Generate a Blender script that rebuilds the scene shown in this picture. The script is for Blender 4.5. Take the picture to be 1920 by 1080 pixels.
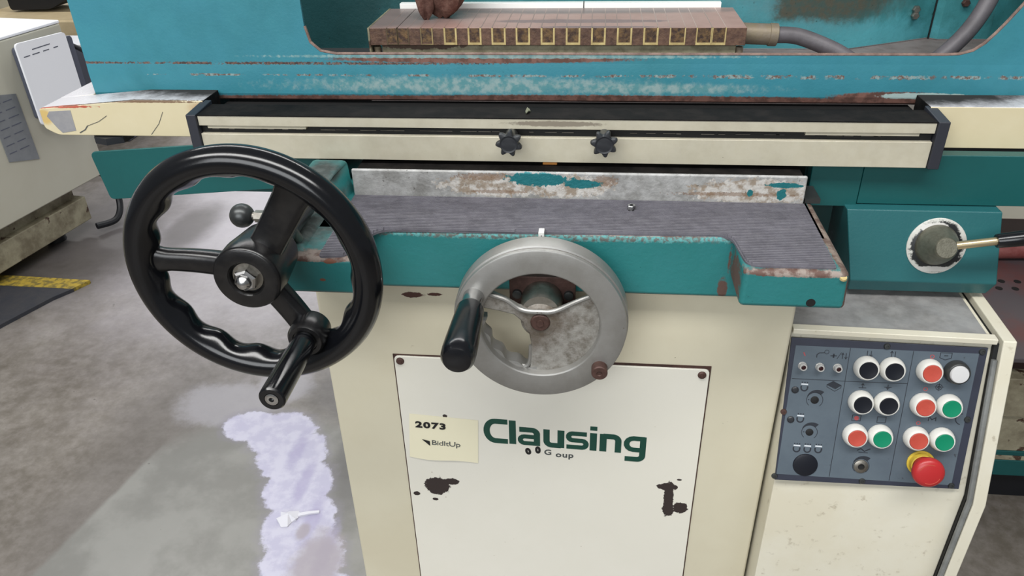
import bpy, bmesh, math, random
from mathutils import Vector, Matrix, noise
for o in list(bpy.data.objects): bpy.data.objects.remove(o)
S = bpy.context.scene
COL = S.collection
random.seed(4)
PI = math.pi

# ------------------------------------------------------------------ camera
cam = bpy.data.cameras.new('camera'); co = bpy.data.objects.new('camera', cam); COL.objects.link(co)
cam.sensor_width = 36; cam.lens = 36*1460.26/1920; cam.clip_start = .02
co.matrix_world = Matrix(((0.9948, -0.0308, 0.0966, 0), (0.0987, 0.5125, -0.8530, 0), (-0.0232, 0.8582, 0.5129, 1.28), (0, 0, 0, 1)))
S.camera = co
# ------------------------------------------------------------------ world, lamps, exposure
W = bpy.data.worlds.new('shop_air'); S.world = W; W.use_nodes = True
W.node_tree.nodes['Background'].inputs[0].default_value = (.93, .97, 1, 1)
W.node_tree.nodes['Background'].inputs[1].default_value = .22
def area(name, loc, sx, sy, power, rot=(0, 0, 0), colr=(1, .99, .97)):
    l = bpy.data.lights.new(name, 'AREA'); l.shape = 'RECTANGLE'; l.size = sx; l.size_y = sy; l.energy = power; l.color = colr
    o = bpy.data.objects.new(name, l); o.location = loc; o.rotation_euler = rot; COL.objects.link(o); return o
area('ceiling_tube_lamp', (-.6, -.5, 3.4), 4.5, .7, 170)
area('ceiling_tube_lamp', (-1.2, 3.4, 3.8), 5, .5, 110)
area('ceiling_tube_lamp', (-2.5, 7.0, 3.8), 7, .5, 150)
area('frontal_light', (-1.0, -3.2, 2.5), 3.5, 1.8, 125, (math.radians(66), 0, math.radians(-14)), (.95, .98, 1))  # unseen frontal light behind the camera, lifts ambient on front faces
area('far_glare_light', (-1.5, 8.7, 3.0), 8, 1.6, 190, (math.radians(-90), 0, 0), (.95, .97, 1))  # unseen area light added for glare on top surfaces and floor
S.view_settings.view_transform = 'Standard'; S.view_settings.look = 'None'
S.view_settings.exposure = -.18; S.view_settings.gamma = 1; S.view_settings.use_curve_mapping = False

# ------------------------------------------------------------------ materials
def lin(c):
    return tuple((v/255/12.92 if v/255 <= .04045 else ((v/255+.055)/1.055)**2.4) for v in c)+(1,)
def mat(name, base, rough=.5, metal=0., spec=.5, var=None, layers=(), bump=0, bs=60, coat=0):
    """var=(colour, scale, amount); layers: dict(c, items|noise, ns, na, soft, k, rough, metal)"""
    m = bpy.data.materials.new(name); m.use_nodes = True; nt = m.node_tree; N = nt.nodes; L = nt.links
    b = N['Principled BSDF']; b.inputs['Specular IOR Level'].default_value = spec
    b.inputs['Coat Weight'].default_value = coat
    geo = N.new('ShaderNodeNewGeometry'); pos = geo.outputs['Position']
    def nz(scale, detail=5, rough_=.6, dist=0):
        n = N.new('ShaderNodeTexNoise'); n.inputs['Scale'].default_value = scale; n.inputs['Detail'].default_value = detail
        n.inputs['Roughness'].default_value = rough_; n.inputs['Distortion'].default_value = dist
        L.new(pos, n.inputs['Vector']); return n.outputs[0]
    def ma(op, a, c_, d=None):
        n = N.new('ShaderNodeMath'); n.operation = op
        for i, v in enumerate((a, c_, d)):
            if v is None: continue
            if isinstance(v, (int, float)): n.inputs[i].default_value = v
            else: L.new(v, n.inputs[i])
        return n.outputs[0]
    def ramp(v, lo, hi):
        n = N.new('ShaderNodeMapRange'); n.interpolation_type = 'SMOOTHSTEP'; L.new(v, n.inputs[0])
        n.inputs[1].default_value = lo; n.inputs[2].default_value = hi; return n.outputs[0]
    def mix(f, a, c_):
        n = N.new('ShaderNodeMix'); n.data_type = 'RGBA'
        L.new(f, n.inputs[0]) if not isinstance(f, float) else setattr(n.inputs[0], 'default_value', f)
        for i, v in ((6, a), (7, c_)):
            if isinstance(v, tuple): n.inputs[i].default_value = v
            else: L.new(v, n.inputs[i])
        return n.outputs[2]
    def mixf(f, a, c_):
        n = N.new('ShaderNodeMix'); L.new(f, n.inputs[0])
        for i, v in ((2, a), (3, c_)):
            if isinstance(v, (int, float)): n.inputs[i].default_value = v
            else: L.new(v, n.inputs[i])
        return n.outputs[0]
    col = lin(base); ro = rough; me = metal
    if var:
        for vc, vs, va in (var if isinstance(var, list) else [var]):
            col = mix(ma('MULTIPLY', ramp(nz(vs, 7, .65), .35, .68), va), col, lin(vc))
    for ly in layers:
        if 'items' in ly:
            d = None
            for c0, r0 in ly['items']:
                a1 = N.new('ShaderNodeVectorMath'); a1.operation = 'SUBTRACT'; L.new(pos, a1.inputs[0]); a1.inputs[1].default_value = c0
                a2 = N.new('ShaderNodeVectorMath'); a2.operation = 'DIVIDE'; L.new(a1.outputs[0], a2.inputs[0]); a2.inputs[1].default_value = r0
                a3 = N.new('ShaderNodeVectorMath'); a3.operation = 'LENGTH'; L.new(a2.outputs[0], a3.inputs[0])
                d = a3.outputs['Value'] if d is None else ma('MINIMUM', d, a3.outputs['Value'])
            d = ma('ADD', d, ma('MULTIPLY', ma('SUBTRACT', nz(ly.get('ns', 60), 6, .7), .5), ly.get('na', .8)*2))
            s = ly.get('soft', .06); f = ramp(d, 1+s, 1-s)
        else:
            s = ly.get('soft', .02); f = ramp(nz(ly['noise'], ly.get('det', 5), .6), ly['thr']-s, ly['thr']+s)
        if 'plane' in ly:
            pn = N.new('ShaderNodeVectorMath'); pn.operation = 'DOT_PRODUCT'; L.new(pos, pn.inputs[0]); pn.inputs[1].default_value = ly['plane'][:3]
            f = ma('MULTIPLY', f, ramp(ma('ADD', pn.outputs['Value'], ma('MULTIPLY', ma('SUBTRACT', nz(9), .5), .02)), ly['plane'][3]-ly['plane'][4], ly['plane'][3]+ly['plane'][4]))
        if 'gate' in ly:
            g = ramp(nz(ly['gate'][0], 4, .6), ly['gate'][1]-.04, ly['gate'][1]+.04); f = ma('MULTIPLY', f, g)
        f = ma('MULTIPLY', f, ly.get('k', 1.))
        lc = lin(ly['c'])
        if 'c2' in ly: lc = mix(ramp(nz(ly.get('c2s', 90)), .4, .6), lc, lin(ly['c2']))
        col = mix(f, col, lc)
        if 'rough' in ly: ro = mixf(f, ro, ly['rough'])
        if 'metal' in ly: me = mixf(f, me, ly['metal'])
    for sock, v in (('Base Color', col), ('Roughness', ro), ('Metallic', me)):
        if isinstance(v, (tuple, int, float)): b.inputs[sock].default_value = v
        else: L.new(v, b.inputs[sock])
    if bump:
        bn = N.new('ShaderNodeBump'); bn.inputs['Strength'].default_value = bump; bn.inputs['Distance'].default_value = .002
        L.new(nz(bs, 8, .65), bn.inputs['Height']); L.new(bn.outputs[0], b.inputs['Normal'])
    return m

RUST = (92, 52, 40); GRIME = (40, 34, 30)
BIG = 10.
teal_guard = mat('teal_paint_worn', (54, 124, 140), .42, var=[((44, 112, 122), 7, .7), ((64, 138, 150), 30, .25)], bump=.12, bs=300, layers=[
    # rust brown stripe right under the opening and the lip
    dict(c=(118, 84, 74), c2=(90, 60, 50), items=[((-.13, .88, 1.0515), (.17, BIG, .0045))], ns=240, na=.4, soft=.15, rough=.7),
    dict(c=(136, 164, 162), c2=(100, 140, 142), items=[((-.10, .88, 1.0545), (.26, BIG, .0022))], ns=160, na=.9, soft=.2, k=.8, rough=.7),
    dict(c=(140, 160, 158), c2=(84, 134, 138), items=[((-.14, .88, 1.0215), (.19, BIG, .009)), ((.05, .88, 1.019), (.12, BIG, .006))], ns=140, na=.9, soft=.5, k=.85, rough=.65),
    dict(c=(104, 84, 76), c2=(60, 50, 48), c2s=400, items=[((-.36, .88, 1.0464), (.235, BIG, .0015)), ((-.60, .88, 1.0464), (.06, BIG, .0012))], ns=330, na=1.5, soft=.15, rough=.8, gate=(70, .42)),
    dict(c=(98, 74, 64), c2=(128, 150, 150), c2s=300, items=[((-.45, .88, 1.0330), (.06, BIG, .0012)), ((-.14, .88, 1.0330), (.28, BIG, .0013)), ((.25, .88, 1.0330), (.27, BIG, .0021))], ns=260, na=1.5, soft=.15, rough=.8, gate=(45, .5)),
    dict(c=(112, 78, 68), c2=(80, 54, 46), items=[((.33, .88, 1.010), (.07, BIG, .007)), ((.03, .88, 1.004), (.34, BIG, .0072)), ((-.25, .88, 1.001), (.33, BIG, .0080)), ((.0, .88, 1.0), (.5, BIG, .0095))], ns=240, na=.35, soft=.12, rough=.8),
    dict(c=(150, 170, 168), items=[((.36, .88, 1.0125), (.05, BIG, .0035))], ns=90, na=.7, soft=.1, rough=.6),
    dict(c=(30, 70, 76), noise=260, thr=.73, k=.7)])
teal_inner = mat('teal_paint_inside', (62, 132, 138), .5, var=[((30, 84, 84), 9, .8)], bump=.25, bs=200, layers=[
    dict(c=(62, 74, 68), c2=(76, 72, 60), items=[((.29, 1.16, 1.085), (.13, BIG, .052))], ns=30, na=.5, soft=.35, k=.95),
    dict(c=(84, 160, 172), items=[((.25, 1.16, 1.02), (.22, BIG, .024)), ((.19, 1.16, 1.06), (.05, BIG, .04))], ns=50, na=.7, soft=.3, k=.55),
    dict(c=(16, 52, 54), items=[((-.42, 1.1, 1.1), (.16, BIG, .2))], ns=14, na=.3, soft=.3, k=.85),  # left end darkened: interior shade painted onto the panel
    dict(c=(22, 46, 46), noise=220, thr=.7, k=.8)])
grimy_floor = mat('guard_floor_scale', (122, 112, 110), .6, var=((88, 76, 72), 30, .6), bump=.3, bs=150)
teal_sm = mat('teal_paint_smooth', (20, 82, 82), .38, var=[((17, 72, 72), 8, .6)], bump=.1, bs=260, layers=[dict(c=(12, 50, 50), noise=240, thr=.74)])
teal_lever = mat('teal_paint_lever_box', (30, 88, 92), .45, var=[((36, 96, 98), 8, .6)], bump=.15, bs=300, layers=[dict(c=(12, 50, 50), noise=260, thr=.73)])
teal_tray = mat('teal_paint_tray', (36, 112, 112), .42, var=[((26, 96, 94), 14, .7), ((50, 126, 130), 28, .35)], bump=.25, bs=160, layers=[
    dict(c=(80, 146, 146), c2=(84, 88, 84), c2s=230, items=[((-.04, .69, .9265), (.185, .03, .0048))], ns=260, na=.8, soft=.2, rough=.7),
    dict(c=(90, 66, 58), c2=(140, 128, 120), items=[((.186, .628, .926), (.055, .02, .0032)), ((-.04, .69, .9295), (.2, .03, .0022)), ((-.26, .628, .9275), (.05, .02, .003))], ns=300, na=.6, soft=.15, rough=.7),
    dict(c=(88, 66, 58), items=[((.1385, .66, .905), (.0022, .032, .035)), ((.2345, .63, .905), (.003, .2, .03)), ((.135, .69, .872), (.005, .02, .012)), ((-.04, .69, .8615), (.2, .05, .0012)), ((.186, .628, .8885), (.055, .02, .0012)), ((-.26, .628, .889), (.05, .02, .0022))], ns=150, na=.7, soft=.15, rough=.7),
    dict(c=(110, 70, 52), items=[((-.245, .628, .925), (.006, .02, .002)), ((-.255, .628, .905), (.003, .02, .0015))], ns=180, na=.5),
    dict(c=(78, 78, 76), c2=(58, 56, 54), items=[((-.275, .70, .936), (.030, .075, .010)), ((-.287, .755, .962), (.020, .030, .010))], ns=60, na=.5, soft=.45, k=.9, rough=.75),
    dict(c=(84, 66, 58), c2=(120, 108, 98), items=[((.2300, .70, .928), (.0065, .1, .004))], ns=200, na=.4, soft=.1, rough=.7),
    dict(c=(16, 70, 70), noise=200, thr=.7, k=.8)])
cast_iron = mat('bare_casting_chipped', (158, 158, 156), .55, .25, var=[((112, 110, 106), 26, .7), ((200, 200, 200), 60, .45)], bump=.5, bs=120, layers=[
    dict(c=(204, 200, 194), c2=(150, 134, 116), c2s=110, items=[((-.10, .77, .945), (.06, .03, .012)), ((.17, .77, .943), (.065, .03, .014)), ((-.03, .77, .946), (.05, .03, .013))], ns=190, na=.9, soft=.08, k=.85, rough=.6),
    dict(c=(122, 92, 66), items=[((-.115, .77, .955), (.028, .03, .004)), ((-.10, .77, .938), (.03, .03, .002)), ((.015, .77, .952), (.012, .03, .006)), ((.15, .77, .94), (.06, .03, .002))], ns=330, na=1.5, soft=.12, k=.6, rough=.7),
    dict(c=(36, 112, 118), items=[((-.055, .77, .953), (.034, .03, .0075)), ((-.01, .77, .9485), (.022, .03, .005)), ((.20, .77, .951), (.018, .03, .003)), ((.198, .77, .941), (.005, .03, .006)), ((.166, .77, .942), (.003, .03, .004))], ns=190, na=.8, soft=.05, rough=.4),
    dict(c=(60, 54, 48), noise=150, thr=.68, k=.6)])
cream = mat('cream_enamel', (206, 200, 178), .38, var=[((196, 188, 164), 5, .6)], bump=.05, bs=200, layers=[
    dict(c=(150, 138, 112), noise=150, thr=.735, k=.7), dict(c=(84, 74, 62), noise=95, thr=.765, k=.9),
    dict(c=(74, 40, 32), items=[((-.19, .71, .8405), (.012, .04, .0035)), ((-.165, .71, .842), (.008, .04, .002))], ns=150, na=.8)])
cream_plate = mat('cream_enamel_plate', (222, 219, 207), .36, var=[((228, 225, 215), 4, .6)], bump=.04, bs=200, layers=[
    dict(c=(150, 132, 108), noise=120, thr=.735, k=.7),
    dict(c=(48, 38, 36), items=[((-.1825, .708, .558), (.0165, .02, .0155)), ((-.163, .708, .5665), (.0095, .02, .0055)), ((-.2105, .708, .5425), (.0045, .02, .0035)), ((-.1865, .708, .534), (.0035, .02, .0025)), ((-.165, .708, .6735), (.0028, .02, .0026))], ns=170, na=.55, soft=.03, rough=.7),
    dict(c=(48, 38, 36), items=[((.1045, .708, .578), (.0125, .02, .006)), ((.1075, .708, .560), (.0058, .02, .026)), ((.1085, .708, .54), (.0075, .02, .013)), ((.1225, .708, .543), (.0095, .02, .0095)), ((.118, .708, .5905), (.003, .02, .0015))], ns=190, na=.6, soft=.03, rough=.7)])
cream_yellow = mat('cream_enamel_wing', (206, 196, 166), .32, var=[((196, 184, 148), 9, .5)], bump=.05, bs=150, layers=[
    dict(c=(196, 170, 110), items=[((-.645, .835, .994), (.009, .02, .009))], ns=60, na=.3, soft=.3),
    dict(c=(176, 92, 74), items=[((-.615, .835, 1.0068), (.035, .02, .0016))], ns=150, na=1.1, soft=.15),
    dict(c=(120, 98, 78), items=[((-.54, .83, 1.0135), (.1, .03, .0014))], ns=150, na=1.2, soft=.15),
    dict(c=(170, 134, 96), items=[((-.445, .83, 1.006), (.018, .03, .007))], ns=50, na=.5, soft=.4, k=.7)])
wing_top = mat('wing_top_glare_white', (208, 206, 210), .25, layers=[dict(c=(30, 26, 24), items=[((-.42, .9, 1.01), (.17, .06, .1)), ((.36, .9, 1.01), (.12, .064, .1))], ns=50, na=.35, soft=.35, rough=.8), dict(c=(176, 96, 78), items=[((-.625, .836, 1.006), (.03, .004, .1))], ns=120, na=.6), dict(c=(90, 70, 54), items=[((-.54, .836, 1.01), (.09, .002, .1))], ns=200, na=1.2)])  # white is painted glare; black bands paint in shade below the guard
cream_rail = mat('cream_anodised_rail', (192, 186, 166), .34, .15, var=[((172, 166, 148), 20, .5), ((206, 202, 186), 60, .3)], bump=.06, bs=300, layers=[
    dict(c=(96, 86, 74), noise=170, thr=.71, k=.8),
    dict(c=(118, 108, 96), items=[((-.04, .8, 1.004), (.05, .03, .003))], ns=160, na=.7, soft=.2, k=.8)])
rail_black = mat('black_greasy_cover', (16, 15, 15), .75, spec=.12, var=((40, 36, 34), 40, .5), bump=.15, bs=200)
cap_grey = mat('charcoal_end_cap', (40, 42, 50), .5, bump=.05)
blackhole = mat('deep_recess_black', (8, 9, 10), .7)
bakelite = mat('black_glossy_bakelite', (9, 10, 13), .17, spec=.5, var=((15, 16, 20), 60, .4), bump=.02, bs=500)
bakelite_dusty = mat('black_dusty_bakelite', (12, 12, 14), .26, spec=.5, var=((44, 42, 40), 60, .3), bump=.06, bs=400)
blackplastic = mat('black_plastic', (36, 38, 42), .42, bump=.03, bs=300)
blackgrip = mat('black_grip', (10, 11, 15), .2, spec=.5, var=((24, 26, 30), 50, .5))
alu = mat('cast_aluminium', (152, 151, 148), .4, .6, var=((132, 130, 124), 40, .5), bump=.06, bs=500, layers=[dict(c=(90, 76, 60), noise=120, thr=.72, k=.6)])
alu_web = mat('pitted_aluminium_web', (160, 158, 152), .42, .6, var=[((104, 96, 84), 60, .9), ((196, 194, 190), 140, .5)], bump=.35, bs=250, layers=[
    dict(c=(76, 62, 46), items=[((-.043, .66, .852), (.024, .05, .022)), ((-.05, .66, .835), (.014, .05, .02))], ns=90, na=.8, soft=.6, k=.8, metal=.2, rough=.7)])
chrome = mat('polished_steel', (200, 200, 200), .2, 1., var=((170, 168, 164), 60, .4))
steel_dull = mat('dull_steel', (150, 146, 138), .38, .9, var=((96, 90, 80), 50, .6), bump=.1, bs=300)
rustbolt = mat('rusty_brown_steel', (84, 60, 54), .55, .3, var=((58, 40, 34), 90, .7), bump=.2, bs=400)
graphite = mat('dark_oxide_steel', (70, 72, 72), .35, .6, bump=.05)
rubber = mat('ribbed_grey_rubber', (94, 92, 100), .6, var=[((70, 68, 74), 30, .5), ((120, 118, 124), 90, .35)], bump=.2, bs=400)
white_part = mat('white_tab', (232, 232, 228), .4)
orange = mat('orange_wiper', (208, 142, 66), .6, var=((180, 112, 46), 80, .4))
chuck_side = mat('rusted_chuck_side', (92, 68, 58), .55, .2, var=[((62, 44, 38), 60, .8), ((150, 118, 92), 130, .3)], bump=.35, bs=300)
chuck_top = mat('chuck_ground_top', (188, 154, 144), .38, .2, var=[((164, 130, 120), 18, .6)], bump=.06, bs=400, layers=[
    dict(c=(122, 110, 108), items=[((-.26, 1.03, 1.07), (.1, .08, .1)), ((-.04, 1.055, 1.07), (.2, .022, .1))], ns=14, na=.35, soft=.35, k=.9),
    dict(c=(116, 102, 106), items=[((-.02, .99, 1.07), (.1, .01, .1)), ((-.0, .957, 1.07), (.08, .006, .1))], ns=30, na=.6, soft=.2, k=.6)])
chuck_cell = mat('pole_dark_cell', (66, 48, 42), .5, .2, var=[((40, 32, 32), 60, .7), ((150, 118, 74), 150, .5)], bump=.3, bs=300)
brass = mat('brass_inlay', (206, 186, 132), .4, .2, var=((150, 128, 84), 80, .6), layers=[dict(c=(70, 56, 48), items=[((-.27, .95, 1.05), (.075, .2, .1))], ns=40, na=.4, soft=.4, k=.9)])
brass_top = mat('inlay_ground_flush', (214, 194, 184), .35, .3, layers=[dict(c=(150, 124, 116), items=[((-.2, 1.0, 1.07), (.29, .3, .1))], ns=20, na=.4, soft=.35, k=.9)])
chuck_base = mat('olive_grey_base_plate', (146, 140, 116), .5, .2, var=[((98, 90, 70), 50, .7)], bump=.25, bs=200, layers=[dict(c=(74, 56, 44), items=[((-.22, .95, 1.05), (.07, .1, .007))], ns=90, na=1., soft=.1)])
leather = mat('dusty_brown_cloth', (92, 62, 54), .9, spec=.2, var=[((136, 106, 94), 90, .7), ((56, 36, 32), 40, .7)], bump=.6, bs=300)
hose_m = mat('grey_dusty_hose', (92, 88, 92), .5, var=((66, 62, 64), 40, .5), bump=.15, bs=250)
hose_brass = mat('dirty_connector', (126, 116, 104), .5, .2, var=[((80, 62, 54), 60, .7), ((150, 140, 110), 60, .4)], bump=.2, bs=200)
panel_dark = mat('panel_border', (44, 48, 62), .5, var=((36, 38, 48), 30, .5), bump=.04)
panel_blue = mat('panel_face', (84, 95, 104), .45, var=[((72, 82, 92), 18, .6)], bump=.05, bs=300, layers=[dict(c=(52, 56, 62), noise=140, thr=.72, k=.7)])
ink = mat('panel_ink', (34, 38, 46), .5)
inkred = mat('panel_red_ink', (158, 70, 72), .5)
inkwhite = mat('panel_white_ink', (200, 205, 210), .5)
btn_white = mat('white_bezel', (212, 211, 205), .3, var=((206, 204, 198), 40, .4))
btn_black = mat('black_cap', (14, 17, 26), .35)
btn_red = mat('faded_red_cap', (178, 72, 58), .45, var=((160, 62, 50), 60, .6))
btn_green = mat('green_cap', (6, 122, 88), .35)
lamp_white = mat('white_lens', (196, 196, 196), .3)
estop_red = mat('stop_red', (166, 38, 40), .35, bump=.03)
yellow = mat('yellow_collar', (206, 180, 60), .5, var=((150, 120, 50), 60, .5))
con_cream = mat('console_cream', (208, 204, 188), .4, var=[((196, 188, 164), 8, .5)], bump=.05, bs=200, layers=[
    dict(c=(120, 104, 78), noise=90, thr=.68, k=.45, soft=.08), dict(c=(70, 60, 50), noise=110, thr=.755)])
con_top = mat('console_top_grime', (150, 150, 150), .4, .2, var=[((98, 94, 90), 9, .8), ((176, 174, 172), 50, .4)], bump=.15, bs=200)
gasket = mat('grey_gasket', (120, 122, 120), .5, var=((70, 72, 72), 40, .5))
green_ink = mat('dark_green_lettering', (14, 66, 54), .4)
black_ink = mat('black_lettering', (20, 20, 22), .5)
grey_ink = mat('grey_lettering', (74, 78, 78), .5)
paper = mat('pale_yellow_label', (232, 226, 198), .6)
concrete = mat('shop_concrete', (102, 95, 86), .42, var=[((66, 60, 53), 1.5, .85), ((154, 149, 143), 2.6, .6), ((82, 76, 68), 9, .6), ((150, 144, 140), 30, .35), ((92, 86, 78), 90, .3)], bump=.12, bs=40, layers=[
    dict(c=(178, 174, 184), items=[((-1.1, 2.9, 0), (.75, 1.0, 1))], ns=3, na=.5, soft=.6, k=.7),  # pale lilac floor glare painted into the concrete
    dict(c=(62, 58, 56), items=[((-1.85, 2.35, 0), (.32, .45, 1)), ((-1.5, 2.5, 0), (.10, .2, 1))], ns=5, na=.4, soft=.5, k=.75),  # shadow around the left cabinet, painted in as a dark patch
    dict(c=(84, 80, 78), items=[((-1.02, 1.2, 0), (.16, .45, 1))], ns=5, na=.3, soft=.6, k=.5),
    dict(c=(112, 112, 108), c2=(130, 130, 126), c2s=6, items=[((-.70, .95, 0), (.46, .52, 1))], ns=5, na=.12, soft=.1, k=.85, rough=.32, plane=(.98, -.199, 0, -1.262, .008)),
    dict(c=(150, 148, 154), items=[((-.92, 1.50, 0), (.13, .09, 1)), ((-.80, 1.58, 0), (.08, .07, 1))], ns=14, na=.55, soft=.3, k=.7),
    dict(c=(70, 68, 68), items=[((-.60, 1.58, 0), (.12, .12, 1)), ((-.52, 1.35, 0), (.06, .2, 1))], ns=10, na=.4, soft=.4, k=.6),
    dict(c=(120, 116, 130), items=[((-.825, 1.42, 0), (.082, .066, 1)), ((-.74, 1.40, 0), (.094, .088, 1)), ((-.69, 1.33, 0), (.092, .094, 1)), ((-.64, 1.23, 0), (.086, .096, 1)), ((-.60, 1.12, 0), (.086, .104, 1)), ((-.56, 1.02, 0), (.094, .10, 1)), ((-.51, .93, 0), (.10, .09, 1))], ns=32, na=.3, soft=.2, k=.5),
    dict(c=(172, 170, 192), c2=(186, 185, 202), c2s=25, items=[((-.825, 1.42, 0), (.072, .056, 1)), ((-.74, 1.40, 0), (.084, .078, 1)), ((-.69, 1.33, 0), (.082, .084, 1)), ((-.64, 1.23, 0), (.076, .086, 1)), ((-.60, 1.12, 0), (.076, .094, 1)), ((-.56, 1.02, 0), (.084, .09, 1)), ((-.51, .93, 0), (.09, .08, 1))], ns=32, na=.3, soft=.06, k=.95, rough=.5),
    dict(c=(150, 145, 176), items=[((-.68, 1.34, 0), (.016, .06, 1)), ((-.63, 1.24, 0), (.014, .07, 1)), ((-.575, 1.13, 0), (.016, .07, 1)), ((-.52, 1.05, 0), (.016, .07, 1))], ns=40, na=.7, soft=.5, k=.7),
    dict(c=(146, 138, 142), items=[((-.53, 1.02, 0), (.05, .085, 1)), ((-.585, 1.10, 0), (.014, .025, 1))], ns=30, na=.5, soft=.35, k=.75),
    dict(c=(60, 54, 50), noise=30, thr=.73, k=.8), dict(c=(52, 48, 44), noise=70, thr=.75, k=.7)])
mat_black = mat('black_floor_mat', (40, 42, 50), .7, var=((60, 58, 58), 30, .4), bump=.4, bs=120)
mat_yellow = mat('yellow_mat_edge', (164, 140, 48), .7, bump=.4, bs=120, layers=[dict(c=(104, 92, 44), noise=60, thr=.5, soft=.12)])
bg_cream = mat('background_cream_enamel', (186, 184, 170), .42, var=((176, 172, 156), 3, .5))
bg_dirty = mat('background_dirty_cream', (156, 150, 128), .55, var=[((96, 86, 68), 14, .8)], bump=.3, bs=60, layers=[dict(c=(70, 50, 38), noise=24, thr=.62)])
bg_dark = mat('background_dark_steel', (50, 48, 52), .5, var=((86, 60, 56), 12, .5))
bg_red = mat('background_red_oxide', (122, 58, 56), .5, var=[((160, 110, 106), 20, .6)])
bg_tray = mat('background_oily_tray', (84, 78, 82), .4, var=[((108, 62, 58), 9, .7)])
bg_grey = mat('background_grey', (84, 88, 102), .5)
bg_beige = mat('background_beige', (206, 188, 152), .55, var=((180, 160, 124), 6, .6))
bg_black = mat('background_black', (14, 16, 22), .5)
nameplate = mat('grey_nameplate', (134, 138, 142), .4, .3, var=((118, 122, 126), 30, .5))
whiteboard = mat('white_board', (240, 242, 248), .4)
wall_m = mat('shop_wall', (212, 210, 204), .8)
residue = mat('crumpled_white_scrap', (206, 206, 214), .7, bump=.4)
leaf_m = mat('grey_green_scrap', (110, 112, 92), .7)
red_lens = mat('dark_lens', (46, 20, 20), .2)

# ------------------------------------------------------------------ geometry helpers
def tri_poly(bm, pts): 
    return bm.faces.new([bm.verts.new(p) for p in pts])
def box(bm, x0, x1, y0, y1, z0, z1):
    v = [bm.verts.new(p) for p in ((x0, y0, z0), (x1, y0, z0), (x1, y1, z0), (x0, y1, z0), (x0, y0, z1), (x1, y0, z1), (x1, y1, z1), (x0, y1, z1))]
    for f in ((0, 3, 2, 1), (4, 5, 6, 7), (0, 1, 5, 4), (1, 2, 6, 5), (2, 3, 7, 6), (3, 0, 4, 7)): bm.faces.new([v[i] for i in f])
    return v
def prism(bm, poly, axis, a, b):
    """poly: 2D outline; axis X: (y,z), Y: (x,z), Z: (x,y)"""
    def P(p, w): return (w, p[0], p[1]) if axis == 'X' else ((p[0], w, p[1]) if axis == 'Y' else (p[0], p[1], w))
    A = [bm.verts.new(P(p, a)) for p in poly]; B = [bm.verts.new(P(p, b)) for p in poly]
    bm.faces.new(A); bm.faces.new(B[::-1])
    n = len(poly)
    for i in range(n): bm.faces.new((A[i], B[i], B[(i+1) % n], A[(i+1) % n]))
    return A+B
def rnd(poly, r, seg=5):
    """round polygon corners; r scalar or list"""
    out = []; n = len(poly)
    for i in range(n):
        p = Vector(poly[i]); a = Vector(poly[i-1]); c = Vector(poly[(i+1) % n]); rr = r[i] if isinstance(r, (list, tuple)) else r
        if rr <= 0: out.append(tuple(p)); continue
        d1 = (a-p); d2 = (c-p); t = min(rr, d1.length*.48, d2.length*.48)
        s = p+d1.normalized()*t; e = p+d2.normalized()*t
        for k in range(seg+1):
            u = k/seg; out.append(tuple(s*(1-u)**2+p*2*u*(1-u)+e*u*u))
    return out
def frame(axis):
    z = Vector(axis).normalized(); h = Vector((0, 0, 1)) if abs(z.z) < .9 else Vector((1, 0, 0))
    x = h.cross(z).normalized(); y = z.cross(x); return x, y, z
def lathe(bm, prof, org=(0, 0, 0), axis=(0, -1, 0), seg=40, a0=0, ngon=None):
    x, y, z = frame(axis); org = Vector(org); rings = []; seg = ngon or seg
    for r, h in prof:
        if r <= 1e-7: rings.append([bm.verts.new(org+z*h)])
        else: rings.append([bm.verts.new(org+z*h+(x*math.cos(a0+2*PI*i/seg)+y*math.sin(a0+2*PI*i/seg))*r) for i in range(seg)])
    for A, B in zip(rings, rings[1:]):
        for i in range(seg):
            j = (i+1) % seg
            if len(A) == 1 and len(B) == 1: continue
            if len(A) == 1: bm.faces.new((A[0], B[i], B[j]))
            elif len(B) == 1: bm.faces.new((A[i], B[0], A[j]))
            else: bm.faces.new((A[i], B[i], B[j], A[j]))
def spline(pts, n=8):
    P = [Vector(p) for p in pts]; out = []
    for i in range(len(P)-1):
        a = P[max(i-1, 0)]; b = P[i]; c = P[i+1]; d = P[min(i+2, len(P)-1)]
        for k in range(n):
            t = k/n; out.append(.5*((2*b)+(c-a)*t+(2*a-5*b+4*c-d)*t*t+(3*b-a-3*c+d)*t**3))
    out.append(P[-1]); return out
def tube(bm, pts, r, seg=12, smooth=8, caps=True):
    P = spline(pts, smooth) if smooth else [Vector(p) for p in pts]
    rings = []; n = len(P); up = None
    for i, p in enumerate(P):
        t = (P[min(i+1, n-1)]-P[max(i-1, 0)]).normalized()
        if up is None: up = t.orthogonal().normalized()
        up = (up-t*up.dot(t)).normalized(); s = t.cross(up)
        rr = r(i/(n-1)) if callable(r) else r
        rings.append([bm.verts.new(p+(up*math.cos(2*PI*k/seg)+s*math.sin(2*PI*k/seg))*rr) for k in range(seg)])
    for A, B in zip(rings, rings[1:]):
        for k in range(seg): bm.faces.new((A[k], A[(k+1) % seg], B[(k+1) % seg], B[k]))
    if caps: bm.faces.new(rings[0][::-1]); bm.faces.new(rings[-1])
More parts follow.
